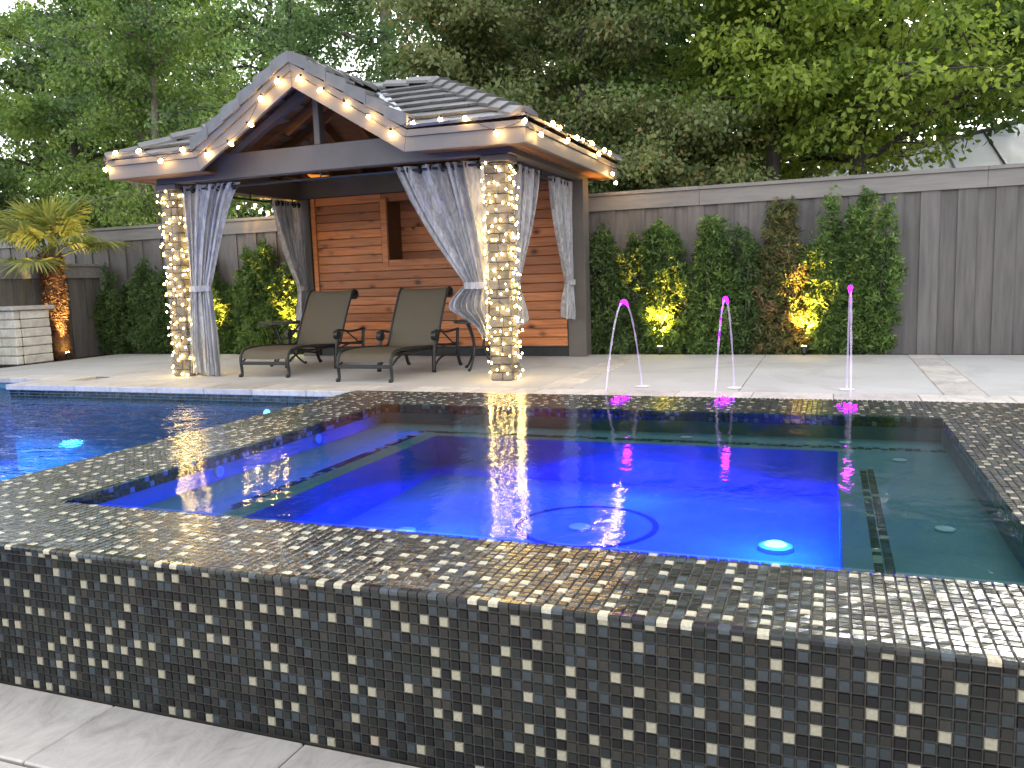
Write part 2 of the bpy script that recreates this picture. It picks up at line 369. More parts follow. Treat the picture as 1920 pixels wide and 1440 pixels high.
# concrete deck behind the pool: slabs with a joint between them
g = MB()
def slab(x0, x1, y0, y1, z=0.): g.bbox(x0, x1, y0, y1, -.16, z, .005)
SX = [(-10.6, -8.55, 7.35, 8.6), ]
deck_y1 = 10.12
slab(-10.6, -8.09, 7.36, deck_y1); slab(-7.81, -5.2, 6.92, deck_y1); slab(-5.194, -2.42, 6.92, deck_y1)
slab(-2.12, -.69, 6.92, deck_y1); slab(-.684, .82, 6.92, deck_y1); slab(1.12, 3.2, 6.92, deck_y1); slab(3.206, 6.5, 6.92, deck_y1)
slab(1.215, 3.2, 2.4, 5.78, -.005); slab(3.206, 6.5, 2.4, 5.78, -.005); slab(1.215, 3.2, -1, 2.394, -.005); slab(3.206, 6.5, -1, 2.394, -.005)
g.box(1.215, 6.5, -1, 5.78, -1.1, -.161)
g.box(-8.09, -7.81, 7.36, deck_y1, -.16, -.02); g.box(-2.42, -2.12, 6.92, deck_y1, -.16, -.02); g.box(.82, 1.12, 6.92, deck_y1, -.16, -.02)
deck = struct('deck', g, M['concrete'])
def stones(name, parent, cells, z0, z1, mat, jit=.003, gap=.004, b=.006):
    for (x0, x1, y0, y1) in cells:
        q = MB(); q.bbox(x0+gap/2, x1-gap/2, y0+gap/2, y1-gap/2, z0, z1+rnd.uniform(-jit, jit), b)
        o = q.build(name, mat, parent)
# inlaid travertine bands across the deck
for bx in (-8.09, -2.42, .82):
    y = 6.92 if bx > -8 else 7.36
    cells = []
    while y < deck_y1-.1:
        l = rnd.uniform(.36, .5); cells.append((bx, bx+.3-(.02 if bx < -8 else 0), y, min(y+l, deck_y1))); y += l
    stones('band_stone', deck, cells, -.015, .002, M['trav'], .001)
# pool coping, stepping back at the left
cells = []; x = -8.52
for w in (.5, .52, .5, .62, .6, .58, .62, .6, .6): cells.append((x, x+w, 6.5, 6.915)); x += w
x = -3.56
while x < 6.4: cells.append((x, min(x+.6, 6.5), 6.5, 6.915)); x += .6
cells += [(-8.52, -8.1, 6.92, 7.355)]
x = -8.53
while x > -12.9: cells.append((x-.6, x, 7.03, 7.355)); x -= .6
stones('coping_stone', deck, cells, -.055, .004, M['trav'], .0015)
g = MB(); g.box(-8.49, 6.5, 6.53, 6.915, -1.1, -.056); g.box(-13.2, -8.49, 7.06, 7.355, -1.1, -.056); g.box(-13.2, -10.6, 7.36, 8.2, -1.1, -.03); struct('pool_edge_wall', g, M['plaster_pool'])
# pool shell
g = MB(); FL = -1.0
g.add([(PLX, PN, FL), (6.5, PN, FL), (6.5, 7.2, FL), (PLX, 7.2, FL)], [(0, 1, 2, 3)])
g.add([(PLX, PN, FL), (PLX, 7.2, FL), (PLX, 7.2, .0), (PLX, PN, .0)], [(0, 1, 2, 3)])
g.box(PLX-.3, X0, PN-.3, PN, FL, FZ+.25)
pool = struct('pool', g, M['plaster_pool'])
# waterline mosaic under the coping
mb = MB(); 
def tilequad(mb, o, u, v, n, h=.004, ins=.0016, cut=.003, jit_=0):
    """one mosaic tile: o corner, u/v edge vectors, n outward normal"""
    o, u, v, n = map(Vector, (o, u, v, n)); uu, vv = u.normalized(), v.normalized()
    a = [o+uu*ins+vv*ins, o+u-uu*ins+vv*ins, o+u+v-uu*ins-vv*ins, o+v+uu*ins-vv*ins]
    c = o+(u+v)/2
    t = [p+(c-p).normalized()*cut+n*(h+(rnd.uniform(-jit_, jit_) if jit_ else 0)) for p in a]
    mb.add(a+t, [(4, 5, 6, 7), (0, 1, 5, 4), (1, 2, 6, 5), (2, 3, 7, 6), (3, 0, 4, 7)])
for i in range(int((8.49-3.6)/.03)):
    for j in range(4):
        mb.col = rnd.random()*.8+.0001; tilequad(mb, (-8.49+i*.03, 6.53, -.056-.03*(j+1)), (.03, 0, 0), (0, 0, .03), (0, -1, 0))
mb.build('waterline_tiles', M['mosaic_wet_skylit'], pool, kind='stuff')
g = MB(); g.add([(PLX, PN, PW), (X0-.005, PN, PW), (X0-.005, 6.53, PW), (-8.49, 6.53, PW), (-8.49, 7.06, PW), (PLX, 7.06, PW)], [(0, 1, 2, 3, 4, 5)])
g.add([(X0-.005, 5.8, PW), (6.5, 5.8, PW), (6.5, 6.53, PW), (X0-.005, 6.53, PW)], [(0, 1, 2, 3)])
struct('pool_water', g, M['water_pool'])
# lower terrace in front of the spa: travertine slabs
g = MB(); g.box(-3.6, 1.2, -4, 1.94, FZ-.6, FZ-.03); g.box(-13.3, -3.6, -4, .295, FZ-.6, FZ-.03); ter = struct('terrace', g, M['grout'])
cells = [(-3.3, -2.2, 1.6, 1.945), (-2.2, -1.455, 1.6, 1.945), (-1.455, -.7, 1.6, 1.945), (-.7, .1, 1.6, 1.945), (.1, 1.2, 1.6, 1.945)]
for r_0 in range(8):
    for k in range(7):
        xa = -3.9+k*.8+.35*(r_0 % 2); cells.append((max(xa, -3.58), min(xa+.8, 1.2), 1.0-.6*r_0, 1.592-.6*r_0))
cells = [c for c in cells if c[1]-c[0] > .05]
stones('paving_slab', ter, cells, FZ-.05, FZ, M['trav'], .0015, .004, .005)

# ================================================================ spa
spa = thing('spa', ((X0+X1)/2, (Y0+Y1)/2, FZ), 'raised rectangular spa clad in dark glass mosaic, glowing blue water inside', 'spa')
g = MB(); e = .004
g.box(X0+e, X1-e, Y0+e, IY0-e, -.9, RZ-.002-e); g.box(X0+e, X1-e, IY1+e, Y1-e, -.9, RZ-.002-e)
g.box(X0+e, IX0-e, IY0-e, IY1+e, -.9, RZ-.002-e); g.box(IX1+e, X1-e, IY0-e, IY1+e, -.9, RZ-.002-e)
g.build('rim_core', M['grout'], spa)
g = MB()
for b in ((IX0-.0035, IX0-.0022, IY0, IY1), (IX1+.0022, IX1+.0035, IY0, IY1), (IX0, IX1, IY1+.0022, IY1+.0035), (IX0, IX1, IY0-.0035, IY0-.0022)): g.box(*b, -.1, RZ-.064)
g.build('inner_wall', M['plaster'], spa)
BZ = -.02; SF = -.275; DX0, DX1, DY1, DY0 = -2.38, .055, 4.78, 2.62
g = MB()
g.box(IX0-e, DX0, IY0-e, IY1+e, -.9, BZ); g.box(DX1, IX1+e, IY0-e, IY1+e, -.9, BZ)
g.box(DX0, DX1, DY1, IY1+e, -.9, BZ); g.box(DX0, DX1, IY0-e, DY0, -.9, BZ)
g.build('bench', M['plaster'], spa)
g = MB(); g.box(DX0, DX1, DY0, DY1, -.9, SF); g.build('spa_floor', M['plaster'], spa)
# bench-edge accent strips, ring on the floor
mb = MB()
def flatstrip(x0, y0, nx, ny, z, dx=P*1.35, dy=P*1.35, skip=.12):
    for i in range(nx):
        for j in range(ny):
            if rnd.random() < skip: continue
            mb.col = rnd.random()+.0001; tilequad(mb, (x0+i*dx, y0+j*dy, z), (dx, 0, 0), (0, dy, 0), (0, 0, 1), .003)
flatstrip(-2.56, 2.95, 2, 44, BZ+.001, P, P*1.35); flatstrip(-2.56, 4.86, 78, 2, BZ+.001, P*1.35, P); flatstrip(.15, 2.5, 2, 46, BZ+.001, P*1.15, P*1.35, 0)
mb.build('accent_tiles', M['mosaic_wet_skylit'], spa, kind='stuff')
mb = MB(); n = 60; cxr, cyr = -1.13, 3.92
for i in range(n):
    a0, a1 = 2*math.pi*i/n, 2*math.pi*(i+1)/n
    mb.add([(cxr+r*math.cos(a), cyr+r*math.sin(a), SF+.003) for a in (a0, a1) for r in (.33, .36)], [(0, 1, 3, 2)])
mb.build('floor_ring', M['grout'], spa)
for (x, y) in ((-1.15, 3.865), (-1.98, 3.58)):
    q = MB(); q.lathe(x, y, [(.055, SF+.001), (.055, SF+.012), (.03, SF+.02)], 14); q.build('drain_cover', M['fitting'], spa)
for (x, y, z) in ((-1.9, 5.0, BZ), (-.8, 5.0, BZ), (.1, 5.02, BZ), (.35, 4.6, BZ), (.42, 3.4, BZ)):
    q = MB(); q.lathe(x, y, [(.035, z+.001), (.035, z+.008), (.018, z+.01)], 12); q.build('jet_fitting', M['fitting'], spa)
for (x, y) in ((-2.965, 3.4), (-2.965, 4.3)):
    q = MB(); q.tube([(x, y, .03), (x+.012, y, .03)], .03, 12); q.build('jet_fitting', M['fitting'], spa)
# mosaic: 300 of the largest as tile objects, the rest joined
proto = {}
def tilemesh(vert, c):
    k = (vert, c)
    if k not in proto:
        mb = MB(); mb.col = c+.0001
        if vert: tilequad(mb, (0, 0, 0), (P, 0, 0), (0, 0, P), (0, -1, 0))
        else: tilequad(mb, (0, 0, 0), (P, 0, 0), (0, P, 0), (0, 0, 1))
        me = mb.mesh('tile'); me.materials.append(M['mosaic' if vert else 'mosaic_wet_skylit']); proto[k] = me
    return proto[k]
PALN = [(.08, 18), (.26, 18), (.43, 14), (.58, 13), (.68, 5), (.77, 14), (.845, 4), (.92, 18), (.99, 1)]
bag = [c for c, w in PALN for _ in range(w)]
class Sheet:                                             # mosaic sheet: pale tiles never touch each other
    def __init__(s): s.g = {}
    def pick(s, i, j):
        for _ in range(6):
            c = rnd.choice(bag)
            near = [s.g.get((i+a, j+b)) for a in (-1, 0, 1) for b in (-1, 0)]+[s.g.get((i-1, j+1))]
            if c > .9 and any(q is not None and q > .9 for q in near): continue
            if .7 < c < .85 and s.g.get((i, j-1)) == c and rnd.random() < .8: continue
            break
        s.g[i, j] = c; return c
SW, ST = Sheet(), Sheet()
wall = MB(); rim = MB(); ntile = 0
sr = Vector(root_loc(spa))
nx = round((X1-X0)/P); ny = round((Y1-Y0)/P)
for i in range(nx):
    for j in range(17):
        c = SW.pick(i, j); x = X0+i*P; z = FZ+j*P
        if i >= 119 and j >= 6 and x < .95 and ntile < 300:
            ntile += 1; o = link('tile', tilemesh(True, c), None, spa); o.location = Vector((x, Y0+.004, z))-sr
        else: wall.col = c+.0001; tilequad(wall, (x, Y0+.004, z), (P, 0, 0), (0, 0, P), (0, -1, 0), jit_=.0004)
for j in range(ny):                                   # right and left outer faces
    for k in range(17):
        wall.col = rnd.choice(bag)+.0001; tilequad(wall, (X1-.004, Y0+j*P, FZ+k*P), (0, P, 0), (0, 0, P), (1, 0, 0))
        if k > 7: wall.col = rnd.choice(bag)+.0001; tilequad(wall, (X0+.004, Y0+(j+1)*P, FZ+k*P), (0, -P, 0), (0, 0, P), (-1, 0, 0))
wall.build('wall_tiles', M['mosaic'], spa, kind='stuff')
for i in range(nx):
    for j in range(ny):
        x, y = X0+i*P, Y0+j*P
        if IX0-.001 < x+P/2 < IX1 and IY0 < y+P/2 < IY1: continue
        c = ST.pick(i, j)
        if j == 0:                                      # bullnose edge tile: wraps over the front edge
            rim.col = c+.0001
            rim.add([(x+.0016, y-.004, RZ-.012), (x+P-.0016, y-.004, RZ-.012), (x+P-.0016, y-.005, RZ-.002), (x+.0016, y-.005, RZ-.002),
                     (x+.0016, y+.002, RZ+.003), (x+P-.0016, y+.002, RZ+.003), (x+P-.0016, y+P-.003, RZ+.001), (x+.0016, y+P-.003, RZ+.001)],
                    [(0, 1, 2, 3), (3, 2, 5, 4), (4, 5, 6, 7), (1, 6, 5, 2), (0, 3, 4, 7)])
        else:
            rim.col = c+.0001; h = rnd.uniform(.003, .0045)
            tilequad(rim, (x, y, RZ-.004), (P, 0, 0), (0, P, 0), (0, 0, 1), h, jit_=.0006)
for i in range(round((IX1-IX0)/P)):
    for j in range(2):
        for (yy, s_, n_) in ((IY1+.002, 1, -1), (IY0-.002, -1, 1)):
            rim.col = rnd.choice(bag)+.0001; x = IX0+(i if s_ > 0 else i+1)*P; tilequad(rim, (x, yy, RZ-.002-(j+1)*P), (P*s_, 0, 0), (0, 0, P), (0, n_, 0), .003)
for i in range(round((IY1-IY0)/P)):
    for j in range(2):
        rim.col = rnd.choice(bag)+.0001; tilequad(rim, (IX0-.002, IY0+i*P, RZ-.002-(j+1)*P), (0, P, 0), (0, 0, P), (1, 0, 0), .003)
        rim.col = rnd.choice(bag)+.0001; tilequad(rim, (IX1+.002, IY0+(i+1)*P, RZ-.002-(j+1)*P), (0, -P, 0), (0, 0, P), (-1, 0, 0), .003)
rim.build('rim_tiles', M['mosaic_wet_skylit'], spa, kind='stuff')
# water: still sheet inside, thin overflow film on the rim
def grid(x0, x1, y0, y1, z): return [(x0, y0, z), (x1, y0, z), (x1, y1, z), (x0, y1, z)]
WZ = RZ+.004
g = MB(); g.add(grid(IX0, IX1, IY0, IY1, WZ), [(0, 1, 2, 3)]); o = g.build('spa_water', M['water_spa'], kind='structure')
# spa lamp on the floor near the front wall
q = MB(); q.lathe(-.21, 3.78, [(.075, SF+.001), (.075, SF+.02), (.06, SF+.025)], 18); ring = q.build('lamp_ring', M['fitting'], spa)
q = MB(); q.lathe(-.21, 3.78, [(.05, SF+.0255), (.04, SF+.032)], 16); q.build('lamp_lens', M['spalens'], ring)
def lamp(name, kind, loc, energy, color, parent=None, rot=None, **kw):
    l = bpy.data.lights.new(name, kind); l.energy = energy; l.color = color
    if 'shape' in kw: l.shape = kw.pop('shape')
    for k, v in kw.items(): setattr(l, k, v)
    o = bpy.data.objects.new(name, l); COL.objects.link(o); o.location = loc
    if parent: o.parent = parent; o.location = Vector(loc)-Vector(root_loc(parent))
    if rot is not None: o.rotation_euler = rot
    return o
def aim(o, target, src): o.rotation_euler = (Vector(target)-Vector(src)).to_track_quat('-Z', 'Y').to_euler()
# one spot at the floor lamp, the others added to spread blue light: nothing of their beams leaves the water upwards
for (x, y, en) in ((-.21, 3.7, 120), (-1.75, 3.55, 60), (-1.0, 4.4, 50)):
    lamp('spa_lamp_and_fill', 'SPOT', (x, y, BZ-.03), en, (.0, .006, 1), spa, rot=(0, 0, 0), shadow_soft_size=.03, spot_size=R(168), spot_blend=.12)
lamp('bench_wall_fill', 'AREA', (-2.44, 3.75, .03), 1.7, (.0, .02, 1), spa, rot=(0, R(82), 0), shape='RECTANGLE', size=.04, size_y=2.3, spread=R(50))  # added area light without a fixture, turns the left bench wall blue
# pool lamps under the coping, then added fill spots
for (x, y, z, en) in ((-5.0, 6.46, -.22, 8), (-8.75, 6.98, -.26, 26)):
    t = thing('pool_lamp', (x, y, z), 'small round blue pool lamp beneath the coping beside the spa rim' if x > -6 else 'blue pool lamp glowing under the coping step at the left', 'lamp', 'pool lamps')
    q = MB(); q.tube([(x, y+.06, z), (x, y+.0, z)], .045, 14); q.build('housing', M['fitting'], t)
    q = MB(); q.tube([(x, y-.001, z), (x, y-.008, z)], .035, 14); q.build('lens', M['spalens'], t)
    o = lamp('pool_lamp_and_fill', 'SPOT', (x, y-.02, z-.02), en*2, (.02, .08, 1), t, shadow_soft_size=.04, spot_size=R(125), spot_blend=.5); aim(o, (x+(.3 if x > -6 else -1), y-1, z-.75), (x, y, z))
for (x, y) in ((-5.4, 4.6), (-8.2, 5.2), (-6.6, 2.6)): lamp('pool_lamp_and_fill', 'SPOT', (x, y, -.2), 300, (.01, .24, .80), pool, rot=(0, 0, 0), shadow_soft_size=.2, spot_size=R(160), spot_blend=.3)  # added spots in mid water, no fixtures, to brighten the pool

# ================================================================ fences
def fence(name, label, p0, p1, z0, z1, pitch, side):
    """board-on-board fence from p0 to p1; side = outward normal toward camera"""
    p0, p1 = Vector(p0), Vector(p1); d = (p1-p0); L = d.length; d.normalize(); n = Vector(side)
    t = thing(name, (p0.x, p0.y, z0), label, 'fence')
    def ob(s0, s1, a0, a1, za, zb, nm, mat):
        q = MB(); c = [p0+d*s+n*a for s, a in ((s0, a0), (s1, a0), (s1, a1), (s0, a1))]
        q.add([(p.x, p.y, za) for p in c]+[(p.x, p.y, zb) for p in c], [(0, 3, 2, 1), (4, 5, 6, 7), (0, 1, 5, 4), (1, 2, 6, 5), (2, 3, 7, 6), (3, 0, 4, 7)])
        return q.build(nm, mat, t)
    s = 0; i = 0
    while s < L:
        w = pitch*rnd.uniform(.96, 1.04); a = .022 if i % 2 else .0
        ob(s-.006 if i % 2 else s+.004, min(s+w+(.006 if i % 2 else -.004), L), a, a+.02, z0, z1-.03, 'board', M['fence']); s += w; i += 1
    k = 0; s = 0
    while s < L:
        e_ = min(s+3.1, L)
        ob(s+.002, e_-.002, .045, .07, z1-.225, z1-.042, 'top_rail', M['fence_cap'])
        ob(s+.002, e_-.002, -.07, .10, z1-.04, z1, 'cap_board', M['fence_cap']); s = e_
    return t
fence('fence', 'tall grey board fence with a capped top rail running behind the pavilion and shrubs', (-17, 10.55, 0), (7, 10.55, 0), -.05, 2.03, .185, (0, -1, 0))
fence('fence', 'lower grey board fence behind the palm at the left end of the deck', (-11.25, 10.45, 0), (-11.25, 3.5, 0), -.05, 1.45, .16, (1, 0, 0))

# ================================================================ pavilion
pav = thing('pavilion', (-4.92, 8.7, 0), 'grey timber pavilion with tiled hip roof, front gable and cedar back wall', 'pavilion')
def part(name, mat, *boxes, parent=pav, b=.006, **kw):
    q = MB()
    for bx in boxes: q.bbox(*bx, b)
    return q.build(name, mat, parent, **kw)
CXL, CXR, CW = -6.985, -3.065, .215
# stone columns (rows of ledgestone round a core)
def column(x, y):
    core = part('column', M['grout'], (x+.014, x+CW-.014, y+.014, y+CW-.014, 0, 2.075))
    z = .0
    while z < 2.07:
        h = min(rnd.choice((.08, .09, .1)), 2.07-z)
        cut = rnd.uniform(.35, .65)*CW; o = rnd.uniform(-.004, .006)
        for (a, b_) in ((0, cut), (cut, CW)):
            o = rnd.uniform(-.004, .008); q = MB(); q.bbox(x+a+.002-(o if a == 0 else 0), x+b_-.002+(o if b_ == CW else 0), y-o, y+.03, z+.003, z+h-.003, .005); q.build('stone', M['ledge'], core)
        for sx in (0, 1):
            o = rnd.uniform(-.004, .006); xa = x+CW-.03 if sx else x-o; q = MB(); q.bbox(xa, (x+CW+o) if sx else x+.03, y+.032, y+CW, z+.003, z+h-.003, .005); q.build('stone', M['ledge'], core)
        z += h
    part('column_cap', M['beam'], (x-.03, x+CW+.03, y-.03, y+CW+.03, 2.076, 2.14))
column(CXL, 7.42); column(CXR, 7.42)
for x in (-6.93, -3.02): part('post', M['beam'], (x, x+.23, 9.85, 10.08, 0, 2.16))
part('front_beam', M['beam'], (-7.0, -2.78, 7.40, 7.54, 2.143, 2.40))
part('back_beam', M['beam'], (-6.93, -2.8, 9.87, 10.05, 2.163, 2.42))
part('side_beam', M['beam'], (-6.98, -6.84, 7.545, 10.07, 2.145, 2.39)); part('side_beam', M['beam'], (-2.93, -2.79, 7.545, 10.07, 2.145, 2.39))
part('tie_beam', M['beam'], (-6.83, -2.94, 8.7, 8.82, 2.40, 2.52))
part('king_post', M['beam'], (-4.93, -4.86, 7.42, 7.52, 2.402, 2.98))
for s in (-1, 1):
    q = MB(); q.prism([(-4.9+s*1.12, 2.402), (-4.9+s*.99, 2.402), (-4.9+s*.03, 2.96), (-4.9+s*.03, 3.05)][::s], 7.43, 7.51); q.build('gable_rafter', M['beam'], pav)
# fascia of the eaves and of the gable
EX0, EX1, EY0, EY1 = -7.31, -2.515, 7.05, 10.42
AX = -4.9
def fascia(poly, y0, y1, name='fascia_board'): q = MB(); q.prism(poly, y0, y1); return q.build(name, M['fascia'], pav)
fascia([(EX0, 2.19), (-6.09, 2.195), (-6.115, 2.325), (EX0, 2.325)], 7.05, 7.09)
fascia([(-6.087, 2.195), (AX-.002, 2.90), (AX-.002, 3.045), (-6.112, 2.325)], 7.05, 7.09)
fascia([(AX+.002, 2.90), (-3.713, 2.185), (-3.688, 2.315), (AX+.002, 3.045)], 7.05, 7.09)
fascia([(-3.71, 2.185), (EX1, 2.17), (EX1, 2.30), (-3.685, 2.315)], 7.05, 7.09)
tr = 'trim_board'
fascia([(EX0-.01, 2.328), (-6.115, 2.328), (-6.14, 2.385), (EX0-.01, 2.385)], 7.03, 7.09, tr)
fascia([(-6.113, 2.33), (AX-.002, 3.05), (AX-.002, 3.125), (-6.137, 2.388)], 7.03, 7.09, tr)
fascia([(AX+.002, 3.05), (-3.687, 2.32), (-3.66, 2.375), (AX+.002, 3.125)], 7.03, 7.09, tr)
fascia([(-3.685, 2.318), (EX1+.01, 2.303), (EX1+.01, 2.36), (-3.66, 2.375)], 7.03, 7.09, tr)
for x0, x1 in ((EX1-.04, EX1), (EX0, EX0+.04)):
    part('fascia_board', M['fascia'], (x0, x1, 7.092, EY1, 2.17 if x0 > -5 else 2.19, 2.302 if x0 > -5 else 2.325))
    s = .012 if x0 > -5 else -.012
    part('trim_board', M['fascia'], (x0+s, x1+s, 7.092, EY1, 2.305 if x0 > -5 else 2.328, 2.36 if x0 > -5 else 2.385))
part('fascia_board', M['fascia'], (EX0, EX1, EY1, EY1+.04, 2.18, 2.36))
# soffit boards
for i in range(3):
    y = 7.092+i*.103; part('soffit_board', M['rafter'], (EX0+.042, -6.15, y, y+.1, 2.20, 2.214)); part('soffit_board', M['rafter'], (-3.65, EX1-.042, y, y+.1, 2.20, 2.214))
for i in range(3):
    part('soffit_board', M['rafter'], (EX1-.143-i*.085, EX1-.06-i*.085, 7.41, EY1-.01, 2.20, 2.214)); part('soffit_board', M['rafter'], (EX0+.06+i*.085, EX0+.143+i*.085, 7.41, EY1-.01, 2.20, 2.214))
# roof decking and rafters seen from below
RY, RZT, EZ = 8.735, 3.19, 2.38                    # ridge y, height, eave height
HX0, HX1 = -5.66, -4.16
sk = MB()
A, B, Cc, D = (EX0, EY0, EZ), (EX1, EY0, EZ), (EX1, EY1, EZ), (EX0, EY1, EZ)
E1, E2 = (HX0, RY, RZT), (HX1, RY, RZT)
G0, G1, GA, GB = (AX-1.23, EY0, EZ), (AX+1.23, EY0, EZ), (AX, EY0, 3.13), (AX, RY-.12, 3.13)
sk.add([A, G0, (AX, RY, RZT-.003), E1], [(0, 1, 2, 3)]); sk.add([G1, B, E2, (AX, RY, RZT-.003)], [(0, 1, 2, 3)])
sk.add([B, Cc, E2], [(0, 1, 2)]); sk.add([Cc, D, E1, E2], [(0, 1, 2, 3)]); sk.add([D, A, E1], [(0, 1, 2)])
sk.add([G0, GA, GB], [(0, 1, 2)]); sk.add([G1, GB, GA], [(0, 1, 2)])
sk.build('roof_decking', M['rafter'], pav)
def rafter(p, q_, w=.045, h=.11):
    p, q_ = Vector(p), Vector(q_); d = (q_-p).normalized(); s = d.cross(Vector((0, 0, 1))).normalized()*w/2; dn = Vector((0, 0, -h)); o = Vector((0, 0, -.012))
    v = [p-s+o, p+s+o, q_+s+o, q_-s+o]; q = MB(); q.add([*v, *[a+dn for a in v]], [(0, 1, 2, 3), (7, 6, 5, 4), (0, 4, 5, 1), (1, 5, 6, 2), (2, 6, 7, 3), (3, 7, 4, 0)]); q.build('rafter', M['rafter'], pav)
for k in range(9):
    x = -7.0+k*.5+.1
    zt = lambda x_: RZT if HX0 <= x_ <= HX1 else (EZ+(RZT-EZ)*((x_-EX0)/(HX0-EX0)) if x_ < HX0 else EZ+(RZT-EZ)*((EX1-x_)/(EX1-HX1)))
    z = zt(x); f_ = (z-EZ)/(RZT-EZ)
    rafter((x, EY1-.05, EZ), (x, lerp(EY1, RY, f_), z))
    if not (AX-1.2 < x < AX+1.2): rafter((x, EY0+.1, EZ), (x, lerp(EY0, RY, f_), z))
for k in range(5):
    y = 7.15+k*.35; f_ = (y-EY0)/(RY-EY0)
    for s in (-1, 1): rafter((AX+s*1.23*(1-f_), y, lerp(EZ, 3.13, f_)), (AX+s*.02, y, 3.12))
for k in range(5):
    y = 7.6+k*.5; f_ = (y-EY0)/(RY-EY0) if y < RY else (EY1-y)/(EY1-RY)
    rafter((EX1-.05, y, EZ), (lerp(EX1, HX1, f_), y, lerp(EZ, RZT, f_))); rafter((EX0+.05, y, EZ), (lerp(EX0, HX0, f_), y, lerp(EZ, RZT, f_)))
# roof tiles, each clipped to its roof plane
def clip(poly, reg):
    out = poly
    for i in range(len(reg)):
        a, b = reg[i], reg[(i+1) % len(reg)]; inp, out = out, []
        if not inp: return []
        def side(p): return (b[0]-a[0])*(p[1]-a[1])-(b[1]-a[1])*(p[0]-a[0])
        for j in range(len(inp)):
            p, q = inp[j-1], inp[j]; sp, sq = side(p), side(q)
            if (sp >= 0) != (sq >= 0):
                t = sp/(sp-sq); out.append((p[0]+(q[0]-p[0])*t, p[1]+(q[1]-p[1])*t))
            if sq >= 0: out.append(q)
    return out
def area(p): return .5*sum(p[i-1][0]*p[i][1]-p[i][0]*p[i-1][1] for i in range(len(p)))
def tileplane(o, u, v, reg, course=.26, w=.30, th=.034, over=.03, small=False):
    o, u, v = Vector(o), Vector(u).normalized(), Vector(v).normalized(); n = u.cross(v).normalized()
    if n.z < 0: n = -n
    if area(reg) < 0: reg = reg[::-1]
    s1 = max(p[1] for p in reg); u0 = min(p[0] for p in reg); u1 = max(p[0] for p in reg); r = 0
    while r*course < s1-.03:
        a = u0-rnd.uniform(0, w)
        while a < u1:
            poly = clip([(a+.003, r*course), (a+w-.003, r*course), (a+w-.003, (r+1)*course+over), (a+.003, (r+1)*course+over)], reg)
            if len(poly) > 2 and abs(area(poly)) > .002:
                lift = rnd.uniform(0, .004)
                h = lambda s: .006+lift+(th)*(1-(s-r*course)/(course+over))
                top = [o+u*p[0]+v*(p[1]-(.02 if r == 0 and p[1] < .001 else 0))+n*(h(p[1])+.006) for p in poly]; bot = [o+u*p[0]+v*(p[1]-(.02 if r == 0 and p[1] < .001 else 0))+n*(h(p[1])-.020) for p in poly]
                k = len(top); q = MB(); q.add(top+bot, [tuple(range(k)), tuple(range(k, 2*k))[::-1]]+[(i, i+k, (i+1) % k+k, (i+1) % k) for i in range(k)])
                q.build('roof_tile', M['tile_roof'], pav)
            a += w
        r += 1
sl_ = math.hypot(RY-EY0, RZT-EZ)
vf = (0, RY-EY0, RZT-EZ)
tileplane((0, EY0, EZ), (1, 0, 0), vf, [(AX+1.25, 0), (EX1+.02, 0), (HX1, sl_), (AX, sl_)])
tileplane((0, EY0, EZ), (1, 0, 0), vf, [(EX0-.02, 0), (AX-1.25, 0), (AX, sl_), (HX0, sl_)])
tileplane((EX1, 0, EZ), (0, 1, 0), (HX1-EX1, 0, RZT-EZ), [(EY0-.02, 0), (EY1+.02, 0), (RY, math.hypot(HX1-EX1, RZT-EZ))])
tileplane((EX0, 0, EZ), (0, 1, 0), (HX0-EX0, 0, RZT-EZ), [(EY0-.02, 0), (EY1+.02, 0), (RY, math.hypot(HX0-EX0, RZT-EZ))])
sg = math.hypot(1.23, .75)
for s in (-1, 1):
    tileplane((AX+s*1.23, 0, EZ), (0, 1, 0), (-s*1.23, 0, .75), [(EY0-.01, 0), (RY-.1, sg), (EY0-.01, sg)] if True else None, course=.24)
g = MB(); g.add([(EX1, EY1+.04, EZ+.03), (EX0, EY1+.04, EZ+.03), (HX0, RY, RZT+.03), (HX1, RY, RZT+.03)], [(0, 1, 2, 3)]); g.build('rear_roof', M['tile_roof'], pav)
def cap(p, q_, n, w=.13, th=.03, lift=.05, drop=.045, name='ridge_cap'):
    p, q_ = Vector(p), Vector(q_); d = (q_-p); L = d.length; d.normalize(); s = d.cross(Vector((0, 0, 1))).normalized(); upv = s.cross(d)
    for i in range(n):
        a, b = p+d*(L*i/n), p+d*(L*(i+1)/n+.03); l0, l1 = lift+.028, lift
        v = []
        for c, l in ((a, l0), (b, l1)):
            v += [c-s*w+upv*(l-drop), c-s*w*.35+upv*(l+.012), c+s*w*.35+upv*(l+.012), c+s*w+upv*(l-drop), c+s*w+upv*(l-drop-th), c+upv*(l-th), c-s*w+upv*(l-drop-th)]
        k = 7; q = MB(); q.add(v, [tuple(range(k))[::-1], tuple(range(k, 2*k))]+[(j, (j+1) % k, (j+1) % k+k, j+k) for j in range(k)]); q.build(name, M['tile_roof'], pav)
cap((EX1+.0, EY0+.0, EZ+.0), E2, 9); cap((EX0, EY0, EZ), E1, 7); cap((EX1, EY1, EZ), E2, 8); cap((EX0, EY1, EZ), E1, 6)
cap((HX0, RY, RZT), (HX1, RY, RZT), 5); cap((AX, EY0-.02, 3.13), (AX, RY, 3.15), 6)
